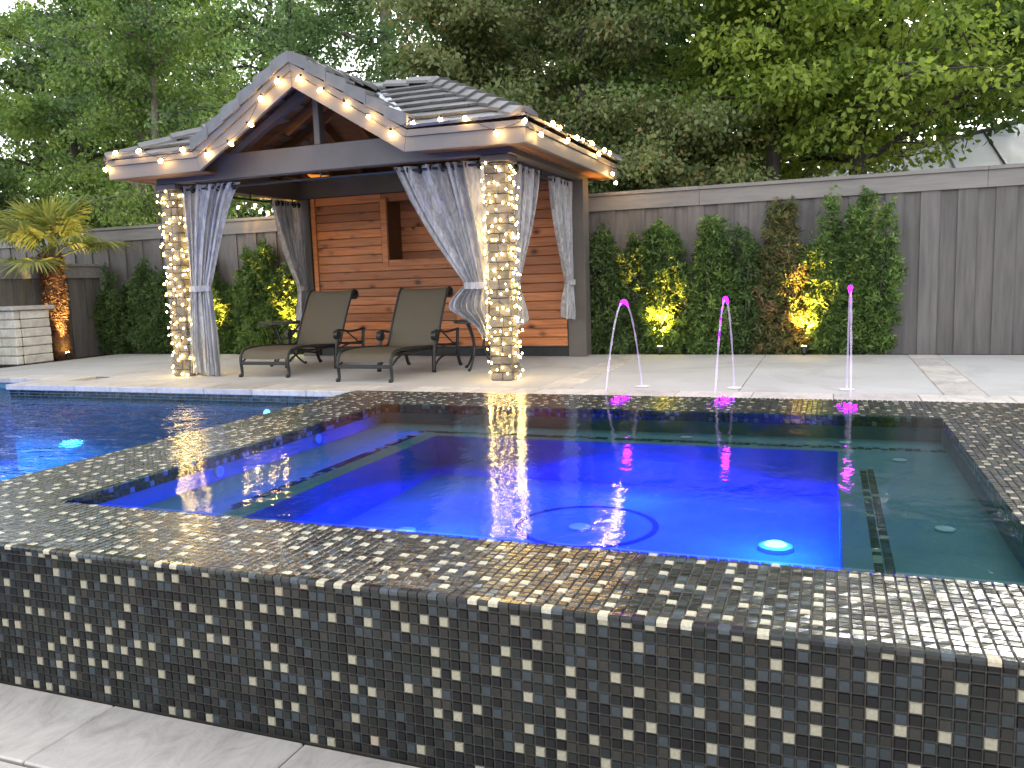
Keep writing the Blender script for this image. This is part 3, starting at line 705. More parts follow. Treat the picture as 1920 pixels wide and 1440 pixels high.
# rake tiles along the gable front
for s in (-1, 1):
    n = 6
    for i in range(n):
        t0, t1 = i/n, (i+1)/n
        xa, xb = AX+s*1.25*(1-t0), AX+s*1.25*(1-t1-.02); za, zb = lerp(2.37, 3.125, t0), lerp(2.37, 3.125, t1+.02)
        if i == n-1: xb, zb = AX, 3.125
        poly = [(xa, za+.02), (xb, zb+.0), (xb, zb+.105), (xa, za+.15)]
        if s > 0: poly = poly[::-1]
        q = MB(); q.prism(poly, EY0-.045+.004*(i % 2), EY0-.015); q.prism([(x_, z_) for x_, z_ in ([(xa, za+.128), (xb, zb+.085), (xb, zb+.107), (xa, za+.152)] if s < 0 else [(xa, za+.152), (xb, zb+.107), (xb, zb+.085), (xa, za+.128)])], EY0-.0145, EY0+.13); q.build('rake_tile', M['tile_roof'], pav)
# valley flashing
for s in (-1, 1):
    a, b = Vector((AX+s*1.24, EY0-.01, EZ+.05)), Vector((AX, RY, RZT+.02)); d = Vector((s*.06, 0, 0)); q = MB(); q.add([a-d, a+d, b+d, b-d], [(0, 1, 2, 3)]); q.build('flashing', M['whiteroof'], pav)
# cedar back wall
WY = 9.85; wx0, wx1 = -6.66, -3.03; nx0, nx1, nz0, nz1 = -5.49, -4.25, 1.29, 2.06
wall_ = part('back_wall', M['beam'], (wx0, nx0, WY+.03, WY+.05, .12, 2.16), (nx1, wx1, WY+.03, WY+.05, .12, 2.16), (nx0, nx1, WY+.03, WY+.05, .12, nz0-.02), (nx0, nx1, WY+.03, WY+.05, nz1+.02, 2.16), b=.001)
z = .13; ph = (2.16-.13)/18
for r in range(18):
    za, zb = z+r*ph, z+(r+1)*ph; zc = (za+zb)/2
    spans = [(wx0+.07, wx1-.0)]
    if nz0-.01 < zc < nz1+.02: spans = [(wx0+.07, nx0-.095), (nx1+.09, wx1)]
    for (a, b_) in spans:
        cuts = [a]+([rnd.uniform(a+.8, b_-.8)] if b_-a > 2.2 and r % 2 else [])+[b_]
        for c0, c1 in zip(cuts, cuts[1:]):
            q = MB(); q.bbox(c0+.001, c1-.001, WY+rnd.uniform(-.002, .002), WY+.03, za+.0035, zb-.0035, .005); q.build('plank', M['cedar'], wall_)
part('wall_trim', M['cedar'], (wx0, wx0+.065, WY-.018, WY+.029, .12, 2.158), parent=wall_)
part('wall_trim', M['cedar'], (nx0-.09, nx0, WY-.015, WY+.029, nz0-.09, 2.10), parent=wall_)
part('wall_trim', M['cedar'], (nx0+.003, nx1+.09, WY-.015, WY+.029, nz0-.09, nz0-.002), parent=wall_)
part('wall_trim', M['cedar'], (nx1, nx1+.088, WY-.015, WY+.029, nz0+.002, 2.10), parent=wall_)
nd = .40
part('niche_side', M['rafter'], (nx0-.02, nx0, WY+.03, WY+nd, nz0, nz1), parent=wall_); part('niche_side', M['rafter'], (nx1, nx1+.02, WY+.03, WY+nd, nz0, nz1), parent=wall_)
part('niche_shelf', M['rafter'], (nx0-.02, nx1+.02, WY+.03, WY+nd, nz0-.022, nz0-.002), parent=wall_); part('niche_top', M['rafter'], (nx0-.02, nx1+.02, WY+.03, WY+nd, nz1+.002, nz1+.02), parent=wall_)
for r in range(7):
    h_ = (nz1-nz0)/7; q = MB(); q.bbox(nx0, nx1, WY+nd-.02, WY+nd, nz0+r*h_+.002, nz0+(r+1)*h_-.002, .003); q.build('plank', M['cedar'], wall_)
part('base_gap', M['dark'], (wx0, wx1, WY+.05, WY+.07, .0, .118))  # dark strip closing the gap under the raised wall

# ---- curtain rods
RODZ = 2.075
def rod(p, q_, label):
    t = thing('curtain_rod', p, label, 'curtain rod'); q = MB(); q.tube([p, q_], .013, 8); q.build('pole', M['rod'], t)
    d = (Vector(q_)-Vector(p)).normalized()
    for e_ in (p, q_): q = MB(); q.sphere(e_, .03, 8, 6); q.build('finial', M['rod'], t)
    for f_ in (.06, .5, .94):
        c = Vector(p).lerp(Vector(q_), f_); q = MB(); q.tube([c, c+Vector((0, 0, .07))], .01, 6); q.build('bracket', M['rod'], t)
    return t
rod((-6.74, 7.49, RODZ), (-3.1, 7.49, RODZ), 'black curtain rod across the front opening under the front beam')
rod((-6.80, 7.75, RODZ), (-6.80, 9.75, RODZ), 'black curtain rod along the left side opening')
rod((-2.95, 7.75, RODZ), (-2.95, 9.8, RODZ), 'black curtain rod along the right side opening')
# ---- curtains
def curtain(label, top0, top1, tie, tw, bot, bw, ztop, ztie, zbot, folds, d, amp=.045, flare=.25, nu=150, nv=50, sag=0, tieband=True, seed=0, knot=False, tw_soft=0, tail=0):
    """d: unit vector along the rod; widths run along d, folds along the normal"""
    d = Vector(d); nrm = Vector((-d.y, d.x, 0)); t0, t1 = Vector(top0), Vector(top1); tie = Vector(tie); bot = Vector(bot)
    r_ = random.Random(seed); ph = [r_.uniform(0, 6.28) for _ in range(4)]
    root = thing('curtain', (tie.x, tie.y, 0), label, 'curtain', 'curtains tied back to the pavilion posts')
    vs_, fs_ = [], []
    tc = (t0+t1)/2; thw = (t1-t0).length/2
    for j in range(nv+1):
        v = j/nv; z = lerp(ztop, zbot, v)
        if z > ztie:
            f_ = max(0, (ztop-z)/(ztop-ztie)); g_ = f_**1.5 if not sag else f_**sag
            c = tc.lerp(tie, g_); hw = lerp(thw, tw/2, g_)+(.05*math.sin(math.pi*f_) if tail else 0); am = lerp(amp, .028, f_)
        else:
            f_ = min(1, max(0, (ztie-z)/(ztie-zbot))); g_ = 1-(1-f_)**2.2
            c = tie.lerp(bot, g_); hw = lerp(tw/2, bw/2, g_); am = lerp(.028, .05, g_)
            if tail: hw = (.13+.09*math.sin(math.pi*min(1, f_*1.25)))*(1 if f_ < .45 else max(.28, 1-(f_-.45)*1.35)); c = tie+d*(.10-hw+.02)-d*.0+(bot-tie)*g_*0
        for i in range(nu+1):
            u = i/nu; a = 2*math.pi*folds*(u+.045*math.sin(2*math.pi*u*1.6+ph[2])+.02*math.sin(5*v+u*9+ph[0]))
            w = math.sin(a+ph[0]+.5*math.sin(2.2*v+ph[1]))+.35*math.sin(a*2.3+ph[2]+v*3)+.3*math.sin(a*.5+ph[3])+.12*math.sin(21*v+a*.8+ph[1])*(1 if z < ztie+.25 else .35)
            lat = (u-.5)*2*hw+.010*math.sin(a*2+ph[1])*(1-.3*v)
            tz = z-((.018*math.sin(a+1)+.03*u*math.sin(3*u+ph[2])) if j == nv else 0)+ (abs(u-.5)*.0)
            p = c+d*lat+nrm*(w*am*.8)
            vs_.append((p.x, p.y, tz))
    for j in range(nv):
        for i in range(nu): k = j*(nu+1)+i; fs_.append((k, k+1, k+nu+2, k+nu+1))
    q = MB(); q.add(vs_, fs_); q.build('panel', M['curtain'], root, smooth=True)
    q = MB()
    if tieband:
        ring = [(tie+d*math.cos(a)*(tw/2+.012)+nrm*math.sin(a)*.062) for a in [2*math.pi*k/20 for k in range(21)]]
        for k in range(20):
            a, b = ring[k], ring[k+1]; q.add([(a.x, a.y, ztie-.035), (b.x, b.y, ztie-.035), (b.x, b.y, ztie+.03), (a.x, a.y, ztie+.03)], [(0, 1, 2, 3)])
        q.build('tieback', M['curtain'], root, smooth=True)
    for k in range(folds):
        c = t0.lerp(t1, (k+.5)/folds); q = MB()
        pts = [(c+Vector((0, 0, 0))+(nrm*math.cos(a)*.0+Vector((0, 0, math.sin(a)))*.032+nrm*math.cos(a)*.032)) for a in [2*math.pi*i/10 for i in range(11)]]
        q.tube([(p.x, p.y, RODZ+p.z*0+(p.z-c.z)) for p in pts], .011, 5, cap=False); q.build('grommet', M['rod'], root)
    return root
zt = 2.115
curtain('grey curtain tied beside the left lit stone column, hanging to the deck', (-6.755, 7.49, zt), (-5.97, 7.49, zt), (-6.585, 7.49, 0), .27, (-6.60, 7.49, 0), .42, zt, .99, .02, 7, (1, 0, 0), seed=1, sag=.72, tw_soft=1)
curtain('grey curtain swept diagonally to the right lit stone column, ending in a loose tail', (-4.09, 7.49, zt), (-3.09, 7.49, zt), (-3.215, 7.49, 0), .25, (-3.22, 7.47, 0), .30, zt, .93, .42, 8, (1, 0, 0), seed=2, sag=1.0, amp=.05, tail=1)
curtain('grey curtain hanging inside the left side opening beside the rear left post', (-6.80, 9.15, zt), (-6.80, 9.80, zt), (-6.80, 9.74, 0), .16, (-6.80, 9.70, 0), .24, zt, .95, .2, 7, (0, 1, 0), seed=3)
curtain('narrow grey curtain just right of the right lit stone column', (-2.95, 7.72, zt), (-2.95, 8.62, zt), (-2.95, 7.80, 0), .20, (-2.95, 7.92, 0), .34, zt, .92, .5, 6, (0, 1, 0), seed=4)
curtain('short grey curtain knotted to the rear right post beside the shrubs', (-2.95, 9.08, zt), (-2.95, 9.83, zt), (-2.95, 9.74, 0), .22, (-2.95, 9.66, 0), .36, zt, .92, .5, 6, (0, 1, 0), seed=5)
# ================================================================ chaise longues
def chaise(x0, y0, w, label):
    t = thing('chaise_longue', (x0+w/2, y0+.8, 0), label, 'chaise longue', 'sling chaise longues under the pavilion')
    P3 = lambda x, s, z: (x, y0+s, z)
    prof = spline([(0, .02, .205), (0, .05, .262), (0, .12, .297), (0, .35, .310), (0, .75, .292), (0, 1.0, .275), (0, 1.06, .29), (0, 1.10, .35), (0, 1.2, .55), (0, 1.36, .82), (0, 1.42, .895), (0, 1.47, .912), (0, 1.515, .885), (0, 1.525, .845), (0, 1.49, .815)], 60)
    q = MB(); N_ = 8; vs_ = []
    for p in prof:
        for i in range(N_+1):
            u = i/N_; vs_.append((x0+.028+u*(w-.056), y0+p.y, p.z-.010*math.sin(math.pi*u)))
    q.add(vs_, [(j*(N_+1)+i, j*(N_+1)+i+1, (j+1)*(N_+1)+i+1, (j+1)*(N_+1)+i) for j in range(len(prof)-1) for i in range(N_)])
    q.build('sling', M['sling'], t, smooth=True)
    for x in (x0+.02, x0+w-.02):
        seat = [p for p in prof if p.y < 1.07 and p.z < .32]; back = [p for p in prof if p.y >= 1.05]
        q = MB(); q.tube([P3(x, p.y, p.z) for p in seat], .016, 8); q.build('seat_rail', M['dark'], t, smooth=True)
        q = MB(); q.tube([P3(x, p.y, p.z) for p in back], .014, 8); q.build('back_rail', M['dark'], t, smooth=True)
        q = MB(); q.tube(spline([P3(x, .0, .0), P3(x, .03, .03), P3(x, .025, .12), P3(x, .02, .19), P3(x, .05, .255), P3(x, .14, .288)], 16), [.020]+[.017]*15+[.015], 8); q.sphere(P3(x, -.002, .016), .022, 8, 5); q.build('leg', M['dark'], t, smooth=True)
        q = MB(); q.tube(spline([P3(x, .09, .20), P3(x, .3, .262), P3(x, .6, .25), P3(x, .92, .262)], 14), .011, 6); q.tube([P3(x, .06, .17), P3(x, .14, .215)], .012, 6); q.build('lower_rail', M['dark'], t, smooth=True)
        xo = x+(-.035 if x < x0+w/2 else .035)
        q = MB(); q.tube(spline([P3(xo, .90, 0), P3(xo, .905, .12), P3(xo, .92, .25), P3(xo, .96, .33), P3(xo, .985, .40)], 14), [.028]+[.024]*4+[.022]*9+[.02], 8); q.build('leg', M['dark'], t, smooth=True)
        q = MB(); q.tube([P3(xo-.028, .96, .395), P3(xo+.028, .96, .395)], .052, 16); q.tube([P3(xo-.032, .96, .395), P3(xo+.032, .96, .395)], .026, 12); q.build('arm_scroll', M['dark'], t, smooth=False)
        q = MB(); q.tube(spline([P3(xo, .95, .447), P3(xo, 1.03, .445), P3(xo, 1.25, .418), P3(xo, 1.45, .425), P3(xo, 1.57, .438)], 14), .013, 8); q.build('armrest', M['dark'], t, smooth=True)
        q = MB(); q.tube(spline([P3(xo, 1.56, .44), P3(xo, 1.54, .3), P3(xo, 1.53, .18), P3(xo, 1.57, .06), P3(xo, 1.61, 0)], 14), .02, 8); q.sphere(P3(xo, 1.61, .014), .024, 8, 5); q.build('leg', M['dark'], t, smooth=True)
        q = MB(); q.tube(spline([P3(xo, .93, .07), P3(xo, 1.05, .135), P3(xo, 1.25, .165), P3(xo, 1.53, .13)], 12), .012, 6); q.tube(spline([P3(xo, 1.0, .235), P3(xo, 1.2, .27), P3(xo, 1.4, .275), P3(xo, 1.54, .28)], 12), .011, 6); q.build('stretcher', M['dark'], t, smooth=True)
        q = MB(); q.tube([P3(x, 1.18, .44), P3(xo, 1.42, .28)], .009, 6); q.build('prop_bar', M['dark'], t, smooth=True)
        q = MB(); q.tube([P3(x, .98, .27), P3(xo, .96, .27)], .014, 6); q.build('joint', M['dark'], t)
    q = MB(); q.bbox(x0+.03, x0+w-.03, y0+.008, y0+.036, .135, .172, .006); q.build('front_rail', M['dark'], t)
    for s_, z_, r_ in ((.6, .25, .012), (1.02, .25, .014), (1.49, .81, .013), (1.55, .25, .014)):
        q = MB(); q.tube([P3(x0+.02, s_, z_), P3(x0+w-.02, s_, z_)], r_, 8); q.build('cross_bar', M['dark'], t, smooth=True)
chaise(-6.10, 7.44, .66, 'left brown sling chaise longue with black scroll arms, nearest the back left curtain')
chaise(-4.675, 7.17, .65, 'right brown sling chaise longue with black scroll arms, beside the round side table')
# side tables
def sidetable(x, y, r, label, h=.545):
    t = thing('side_table', (x, y, 0), label, 'side table', 'black side tables beside the loungers')
    q = MB(); q.lathe(x, y, [(r-.01, h-.03), (r, h-.025), (r, h-.006), (r-.006, h)], 28); q.build('table_top', M['dark'], t)
    for k in range(3):
        a = 2*math.pi*k/3+.5; c = lambda rr, z: (x+rr*math.cos(a), y+rr*math.sin(a), z)
        q = MB(); q.tube(spline([c(r*.78, h-.03), c(r*.52, h-.12), c(r*.30, .30), c(r*.32, .2), c(r*.62, .07), c(r*.9, 0)], 18), .013, 7); q.sphere(c(r*.9, .012), .02, 8, 5); q.build('leg', M['dark'], t, smooth=True)
    q = MB(); q.lathe(x, y, [(r*.34, .235), (r*.34, .25)], 16); q.build('brace_ring', M['dark'], t)
sidetable(-3.63, 8.4, .25, 'round black side table between the right chaise and the lit stone column')
sidetable(-6.45, 8.75, .29, 'round black side table behind the foot of the left chaise')

# ================================================================ lights on the pavilion
Cp = Vector((0, 0, .97))
def ray(px, py): return fw+r2*((px-960)/F)-u2*((py-720)/F)
def onY(px, py, Y): d = ray(px, py); return Cp+d*((Y-Cp.y)/d.y)
def onX(px, py, X): d = ray(px, py); return Cp+d*((X-Cp.x)/d.x)
# measured bulb positions along the eaves (places on the fascia planes)
front = [onY(*p, 7.0) for p in ((196, 313), (220, 284), (264, 281), (304, 299), (340, 276), (386, 285), (429, 266), (465, 231), (489, 180), (521, 147), (562, 143), (604, 167), (646, 191), (690, 217), (732, 245), (772, 226), (826, 220), (872, 218), (928, 246), (986, 223))]
side = [onX(*p, -2.47) for p in ((1010, 249), (1034, 227), (1050, 237), (1066, 258), (1082, 253), (1095, 260), (1107, 265), (1121, 284), (1133, 278), (1144, 283), (1147, 324), (1152, 340))]
back = [onY(*p, 10.2) for p in ((447, 387), (480, 382), (503, 396), (425, 372))]
st = thing('string_lights', tuple(front[0]), 'string of warm glass bulbs clipped along the eaves and gable of the pavilion', 'string lights')
st0 = Vector(root_loc(st))
bm_ = MB(); bm_.lathe(0, 0, [(.006, -.0), (.015, -.012), (.019, -.028), (.014, -.046), (.004, -.056)], 10); bme = bm_.mesh('bulb', smooth=True); bme.materials.append(M['bulb'])
sm_ = MB(); sm_.lathe(0, 0, [(.011, -.004), (.012, .022), (.008, .026)], 8); sme = sm_.mesh('socket'); sme.materials.append(M['rod'])
def catenary(mb, a, b, sagz, r=.003):
    mb.tube([a.lerp(b, k/6)+Vector((0, 0, -sagz*4*(k/6)*(1-k/6))) for k in range(7)], r, 4)
for seq in (front+side, back):
    wires = MB()
    for p in seq:
        b = link('bulb', bme, None, st); b.location = p-st0; b.rotation_euler = (rnd.uniform(-.9, .9), rnd.uniform(-.9, .9), 0)
        s = link('socket', sme, None, b)
    for a, b in zip(seq, seq[1:]):
        if (a-b).length < 1.4: catenary(wires, a+Vector((0, 0, .01)), b+Vector((0, 0, .01)), .015)
    wires.build('wire', M['dark'], st)
# fairy lights wound round the two columns
def fairy(x, y, n, turns, label, seed):
    r_ = random.Random(seed); t = thing('fairy_lights', (x+CW/2, y+CW/2, 0), label, 'fairy lights', 'fairy lights wound round the stone columns'); t0 = Vector(root_loc(t))
    fm = MB(); fm.sphere((0, 0, 0), .0085, 6, 4, 1.3); me = fm.mesh('bulb', smooth=True); me.materials.append(M['fairy'])
    q = MB(); per = 4*(CW+.03); o = .022
    def pt(s, out=0):
        s = s % per; k = int(s//(CW+.03)); f_ = s-k*(CW+.03)-.015; e_ = o+out
        return [(x+f_, y-e_), (x+CW+e_, y+f_), (x+CW-f_, y+CW+e_), (x-e_, y+CW-f_)][k]
    path = []; N_ = turns*24
    for i in range(N_+1):
        a = i/N_; s = a*turns*per; px_, py_ = pt(s); path.append((px_, py_, 2.05-2.0*a+.03*math.sin(i*1.3)))
    q.tube(path, .0025, 4); q.build('wire', M['dark'], t)
    for i in range(n):
        a = (i+r_.uniform(-.4, .4))/n; s = a*turns*per; out = r_.uniform(0, .02); px_, py_ = pt(s, out)
        z = 2.04-2.0*a+r_.uniform(-.04, .04)
        if a > .93: z = r_.uniform(.02, .2)
        b = link('bulb', me, None, t); b.location = Vector((px_, py_, max(z, .02)))-t0; b.scale = (r_.uniform(.8, 1.3),)*3
fairy(CXL, 7.42, 260, 18, 'dense warm fairy lights wound round the left stone column', 3)
fairy(CXR, 7.42, 260, 17, 'dense warm fairy lights wound round the right stone column', 4)

# ================================================================ deck jets
for i, (xj, top, dim) in enumerate(((-1.52, .735, 0), (-.735, .74, 1), (.143, .80, 1))):
    lab = ['left of three thin water arcs, violet only at its crest', 'middle water arc with a violet streak down its near side', 'right water arc, seen as one upright violet-tipped line'][i]
    t = thing('water_jet', (xj, 7.1, 0), lab, 'water jet', 'arching deck jets')
    ya, yb = 7.12, 5.86; f = lambda s: (xj, lerp(ya, yb, s), top*4*s*(1-s)+lerp(.005, .125, s)-.03*4*s*(1-s))
    pts = [f(s) for s in np.linspace(0, 1, 41)]
    q = MB(); q.tube(pts, [.0072*(1+.22*math.sin(k*1.9)+.15*rnd.uniform(-1, 1)) for k in range(41)], 8); q.build('stream', M['jet'], t, smooth=True)
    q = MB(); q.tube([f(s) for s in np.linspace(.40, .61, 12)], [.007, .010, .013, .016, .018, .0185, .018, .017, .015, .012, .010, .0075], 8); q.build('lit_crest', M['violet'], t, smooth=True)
    if dim:
        for k in range(4 if i == 1 else 2): 
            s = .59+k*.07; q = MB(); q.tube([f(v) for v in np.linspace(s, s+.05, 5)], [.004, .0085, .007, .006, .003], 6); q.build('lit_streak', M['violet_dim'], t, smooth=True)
    xs_, ys_ = ((-1.345, 5.60), (-.65, 5.64), (.115, 5.45))[i]
    for k in range(60):                                  # lit splash where the stream lands on the rim
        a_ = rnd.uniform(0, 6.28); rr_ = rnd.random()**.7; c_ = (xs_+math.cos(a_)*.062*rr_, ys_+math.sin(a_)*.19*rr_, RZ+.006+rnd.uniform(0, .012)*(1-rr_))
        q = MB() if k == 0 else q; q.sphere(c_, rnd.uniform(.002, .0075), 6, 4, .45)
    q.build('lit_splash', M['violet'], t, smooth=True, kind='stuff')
    q = MB(); q.lathe(xj, 7.13, [(.06, .0045), (.06, .010), (.03, .013)], 18); q.build('nozzle', M['fitting'], t)
    lamp('violet_glow', 'POINT', (xj, 6.5, top-.02), .35, (.6, .02, 1), t, shadow_soft_size=.03)

# ================================================================ limestone wall, left
t = thing('stone_wall', (-11.2, 8.6, 0), 'pale split-limestone garden wall with a flat cap at the left edge', 'wall')
q = MB(); q.box(-15.4, -10.72, 8.43, 8.97, -.05, .77); core = q.build('wall_core', M['grout'], t)
z = 0
for r in range(6):
    h_ = .77/6; x = -15.42
    while x < -10.7:
        l = rnd.uniform(.22, .5); x2 = min(x+l, -10.69)
        if x2 > -10.8: x2 = -10.69
        q = MB(); q.bbox(x+.004, x2-.004+rnd.uniform(-.008, .012)*(x2 > -10.7), 8.40+rnd.uniform(-.008, .008), 8.5, z+.004, z+h_-.004, .012); q.build('stone', M['limestone'], core); x = x2
    q = MB(); q.bbox(-10.74, -10.69+rnd.uniform(-.01, .012), 8.51, 8.98, z+.004, z+h_-.004, .012); q.build('stone', M['limestone'], core)
    z += h_
q = MB(); q.bbox(-15.5, -10.64, 8.34, 9.04, .772, .83, .008); q.build('cap_stone', M['trav'], t)

# ================================================================ plants
def leaves_mesh(name, C, D, L, Wd, tint, droop=.25):
    """C centres (n,3), D leaf direction (n,3), L length, Wd width arrays -> diamond leaves folded along the rib"""
    n = len(C); D = D/np.linalg.norm(D, axis=1)[:, None]
    rv = rng.normal(size=(n, 3)); S = np.cross(D, rv); S /= np.linalg.norm(S, axis=1)[:, None]; Nn = np.cross(S, D)
    L = L[:, None]; Wd = Wd[:, None]
    b = C-D*L*.5; tip = C+D*L*.5-np.array([0, 0, 1])*L*droop*.3
    l = C-S*Wd*.5+Nn*Wd*.14; r = C+S*Wd*.5+Nn*Wd*.14
    V = np.stack([b, l, tip, r], 1).reshape(-1, 3)
    me = bpy.data.meshes.new(name); me.vertices.add(4*n); me.vertices.foreach_set('co', V.ravel())
    me.loops.add(6*n); me.polygons.add(2*n)
    base = np.arange(n)[:, None]*4; idx = (base+np.array([[0, 2, 1, 0, 3, 2]])).ravel()
    me.loops.foreach_set('vertex_index', idx.astype(np.int32)); me.polygons.foreach_set('loop_start', np.arange(0, 6*n, 3, dtype=np.int32))
    me.update(calc_edges=True)
    a = me.attributes.new('tint', 'FLOAT', 'FACE'); a.data.foreach_set('value', np.repeat(tint, 2).astype(np.float32))
    return me
def branchtree(mb, base, h, r, nl, spread, zlow, r_, lean=(0, 0)):
    """trunk and limbs; returns anchor points of twigs"""
    pts = [Vector(base)+Vector((lean[0]*t+.12*math.sin(3*t+r_.random()*6)*t, lean[1]*t, h*t)) for t in np.linspace(0, 1, 9)]
    mb.tube(pts, [r*(1-.75*t) for t in np.linspace(0, 1, 9)], 9)
    anc = []
    for k in range(nl):
        t = lerp(zlow, .97, (k+r_.random())/nl); i = min(int(t*8), 7); p0 = pts[i].lerp(pts[i+1], t*8-i)
        a = k*2.4+r_.uniform(-.4, .4); ln = spread*(1.05-.55*abs(t-.45))*r_.uniform(.7, 1.1); rise = r_.uniform(.05, .55)
        p1 = p0+Vector((math.cos(a)*ln*.5, math.sin(a)*ln*.5, ln*rise*.6)); p2 = p0+Vector((math.cos(a)*ln, math.sin(a)*ln, ln*rise*.7-.1*ln))
        limb = spline([p0, p1, p2], 6); mb.tube(limb, [r*.24*(1-.8*s/6) for s in range(7)], 6)
        for s in range(1, 7):
            anc.append(limb[s])
            for m_ in range(2):
                dv = Vector((r_.gauss(0, 1), r_.gauss(0, 1), r_.gauss(0, .45))).normalized()*ln*r_.uniform(.18, .42)
                tw = limb[s]+dv; mb.tube([limb[s], limb[s]+dv*.5+Vector((0, 0, .05)), tw], [r*.08, r*.05, r*.02], 4, cap=False); anc.append(tw); anc.append(limb[s]+dv*.6)
    return anc
def tree(loc, h, r, spread, nleaf, mat, label, leaf=.09, zlow=.12, nl=22, seed=0, clump=.42, bark='bark', lean=(0, 0), flat=.5, group='tall trees behind the fence'):
    r_ = random.Random(seed); t = thing('tree', loc, label, 'tree', group)
    mb = MB(); anc = branchtree(mb, loc, h, r, nl, spread, zlow, r_, lean); mb.build('trunk', M[bark], t, smooth=True)
    A_ = np.array([tuple(a) for a in anc]); nleaf = int(nleaf*(1.0 if loc[0] > 0 else 1.55 if loc[0] > -9 else 1.5)); k = rng.integers(0, len(A_), nleaf)
    ct = rng.random(len(A_))                                     # per-clump tint
    sz = rng.uniform(.6, 1.3, len(A_))*clump
    off = rng.normal(size=(nleaf, 3)); off /= np.linalg.norm(off, axis=1)[:, None]; off *= rng.random((nleaf, 1))**.45; off[:, 2] *= flat
    C = A_[k]+off*sz[k][:, None]; C[:, 2] -= .22*np.linalg.norm(off[:, :2], axis=1)*sz[k]
    D = off*1.0+rng.normal(size=(nleaf, 3))*.5; D[:, 2] -= .35
    L = rng.uniform(.7, 1.3, nleaf)*leaf; T = np.clip(ct[k]*.6+rng.random(nleaf)*.4, 0.001, 1)
    me = leaves_mesh('crown', C-np.array(loc), D, L, L*rng.uniform(.5, .75, nleaf), T); link('crown', me, M[mat], t)
    return t
TR = [
 # x, y, h, r, spread, leaves, mat, leafsize, seed, label, extras
 ((-17.0, 15.5, 0), 9, .22, 3.0, 26000, 'leaf_green', .10, 1, 'dense mid green tree behind the fence at the far left edge', {}),
 ((-14.3, 14.2, 0), 8.5, .17, 2.4, 17000, 'leaf_cool', .09, 2, 'open green tree with a slanting pale trunk against bright sky, left of the pavilion', dict(bark='bark_pale', lean=(1.0, 0), zlow=.5)),
 ((-12.4, 13.2, 0), 7.5, .13, 1.9, 13000, 'leaf_green', .085, 3, 'slender tree with a thin pale trunk behind the left eave of the pavilion', dict(bark='bark_pale', zlow=.3)),
 ((-10.2, 14.6, 0), 8.5, .16, 2.4, 12000, 'leaf_cool', .085, 4, 'loose light green tree behind the pavilion gable with sky showing through', dict(zlow=.28)),
 ((-7.6, 13.8, 0), 8.2, .17, 2.4, 20000, 'leaf_cool', .085, 5, 'light green tree rising behind the right slope of the pavilion gable', dict(bark='bark_pale', zlow=.2)),
 ((-5.6, 12.9, 0), 5.6, .12, 1.8, 24000, 'leaf_olive', .085, 6, 'olive tree with rusty brown leaves behind the pavilion roof ridge', dict(zlow=.15)),
 ((-3.7, 13.4, 0), 7.6, .15, 2.2, 30000, 'leaf_olive', .08, 7, 'brownish olive tree above the right end of the pavilion roof', dict(zlow=.15)),
 ((-1.9, 14.8, 0), 8.6, .18, 2.5, 24000, 'leaf_green', .085, 8, 'tall bright green tree right of the pavilion roof', dict(zlow=.12)),
 ((-.75, 13.3, 0), 6.4, .15, 2.0, 13000, 'leaf_lime', .095, 9, 'tree with a brown trunk and yellow green sprays just over the fence', dict(zlow=.42, lean=(-.2, 0))),
 ((.35, 13.8, 0), 5.7, .19, 2.5, 21000, 'leaf_lime', .095, 10, 'broad lime green tree with a thick straight trunk above the right shrubs', dict(zlow=.42)),
 ((3.1, 14.8, 0), 5.3, .18, 2.5, 23000, 'leaf_green', .095, 11, 'leafy green tree hanging over the pale roof at the right', dict(zlow=.6)),
 ((6.0, 15.6, 0), 5.6, .2, 2.6, 18000, 'leaf_green', .10, 12, 'green tree at the far right edge beyond the pale roof', dict(zlow=.6)),
]
for (loc, h, r, sp, nl_, mt, lf, sd_, lab, ex) in TR: tree(loc, h, r, sp, nl_, mt, lab, leaf=lf, seed=sd_, **ex)
# darker second row
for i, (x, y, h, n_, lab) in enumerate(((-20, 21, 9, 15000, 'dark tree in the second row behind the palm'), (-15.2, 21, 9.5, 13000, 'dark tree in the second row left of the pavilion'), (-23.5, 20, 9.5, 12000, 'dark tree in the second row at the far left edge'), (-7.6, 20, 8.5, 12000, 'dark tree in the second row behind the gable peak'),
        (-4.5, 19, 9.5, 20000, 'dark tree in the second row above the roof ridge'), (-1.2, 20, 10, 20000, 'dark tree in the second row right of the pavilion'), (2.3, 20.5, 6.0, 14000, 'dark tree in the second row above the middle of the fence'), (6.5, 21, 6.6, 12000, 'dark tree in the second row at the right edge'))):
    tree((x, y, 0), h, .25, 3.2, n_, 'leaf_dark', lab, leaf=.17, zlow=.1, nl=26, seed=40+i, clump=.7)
# low dark understorey along the far side of the fence (left)
tree((-17.2, 12.6, 0), 3.6, .08, 1.7, 14000, 'leaf_dark', 'low dark laurel over the fence behind the palm', leaf=.09, zlow=.2, nl=16, seed=61, group='low trees just over the fence')
tree((-2.2, 12.2, 0), 3.4, .07, 1.3, 9000, 'leaf_olive', 'low tangled bush over the fence beside the pavilion eave', leaf=.075, zlow=.3, nl=14, seed=62, group='low trees just over the fence')
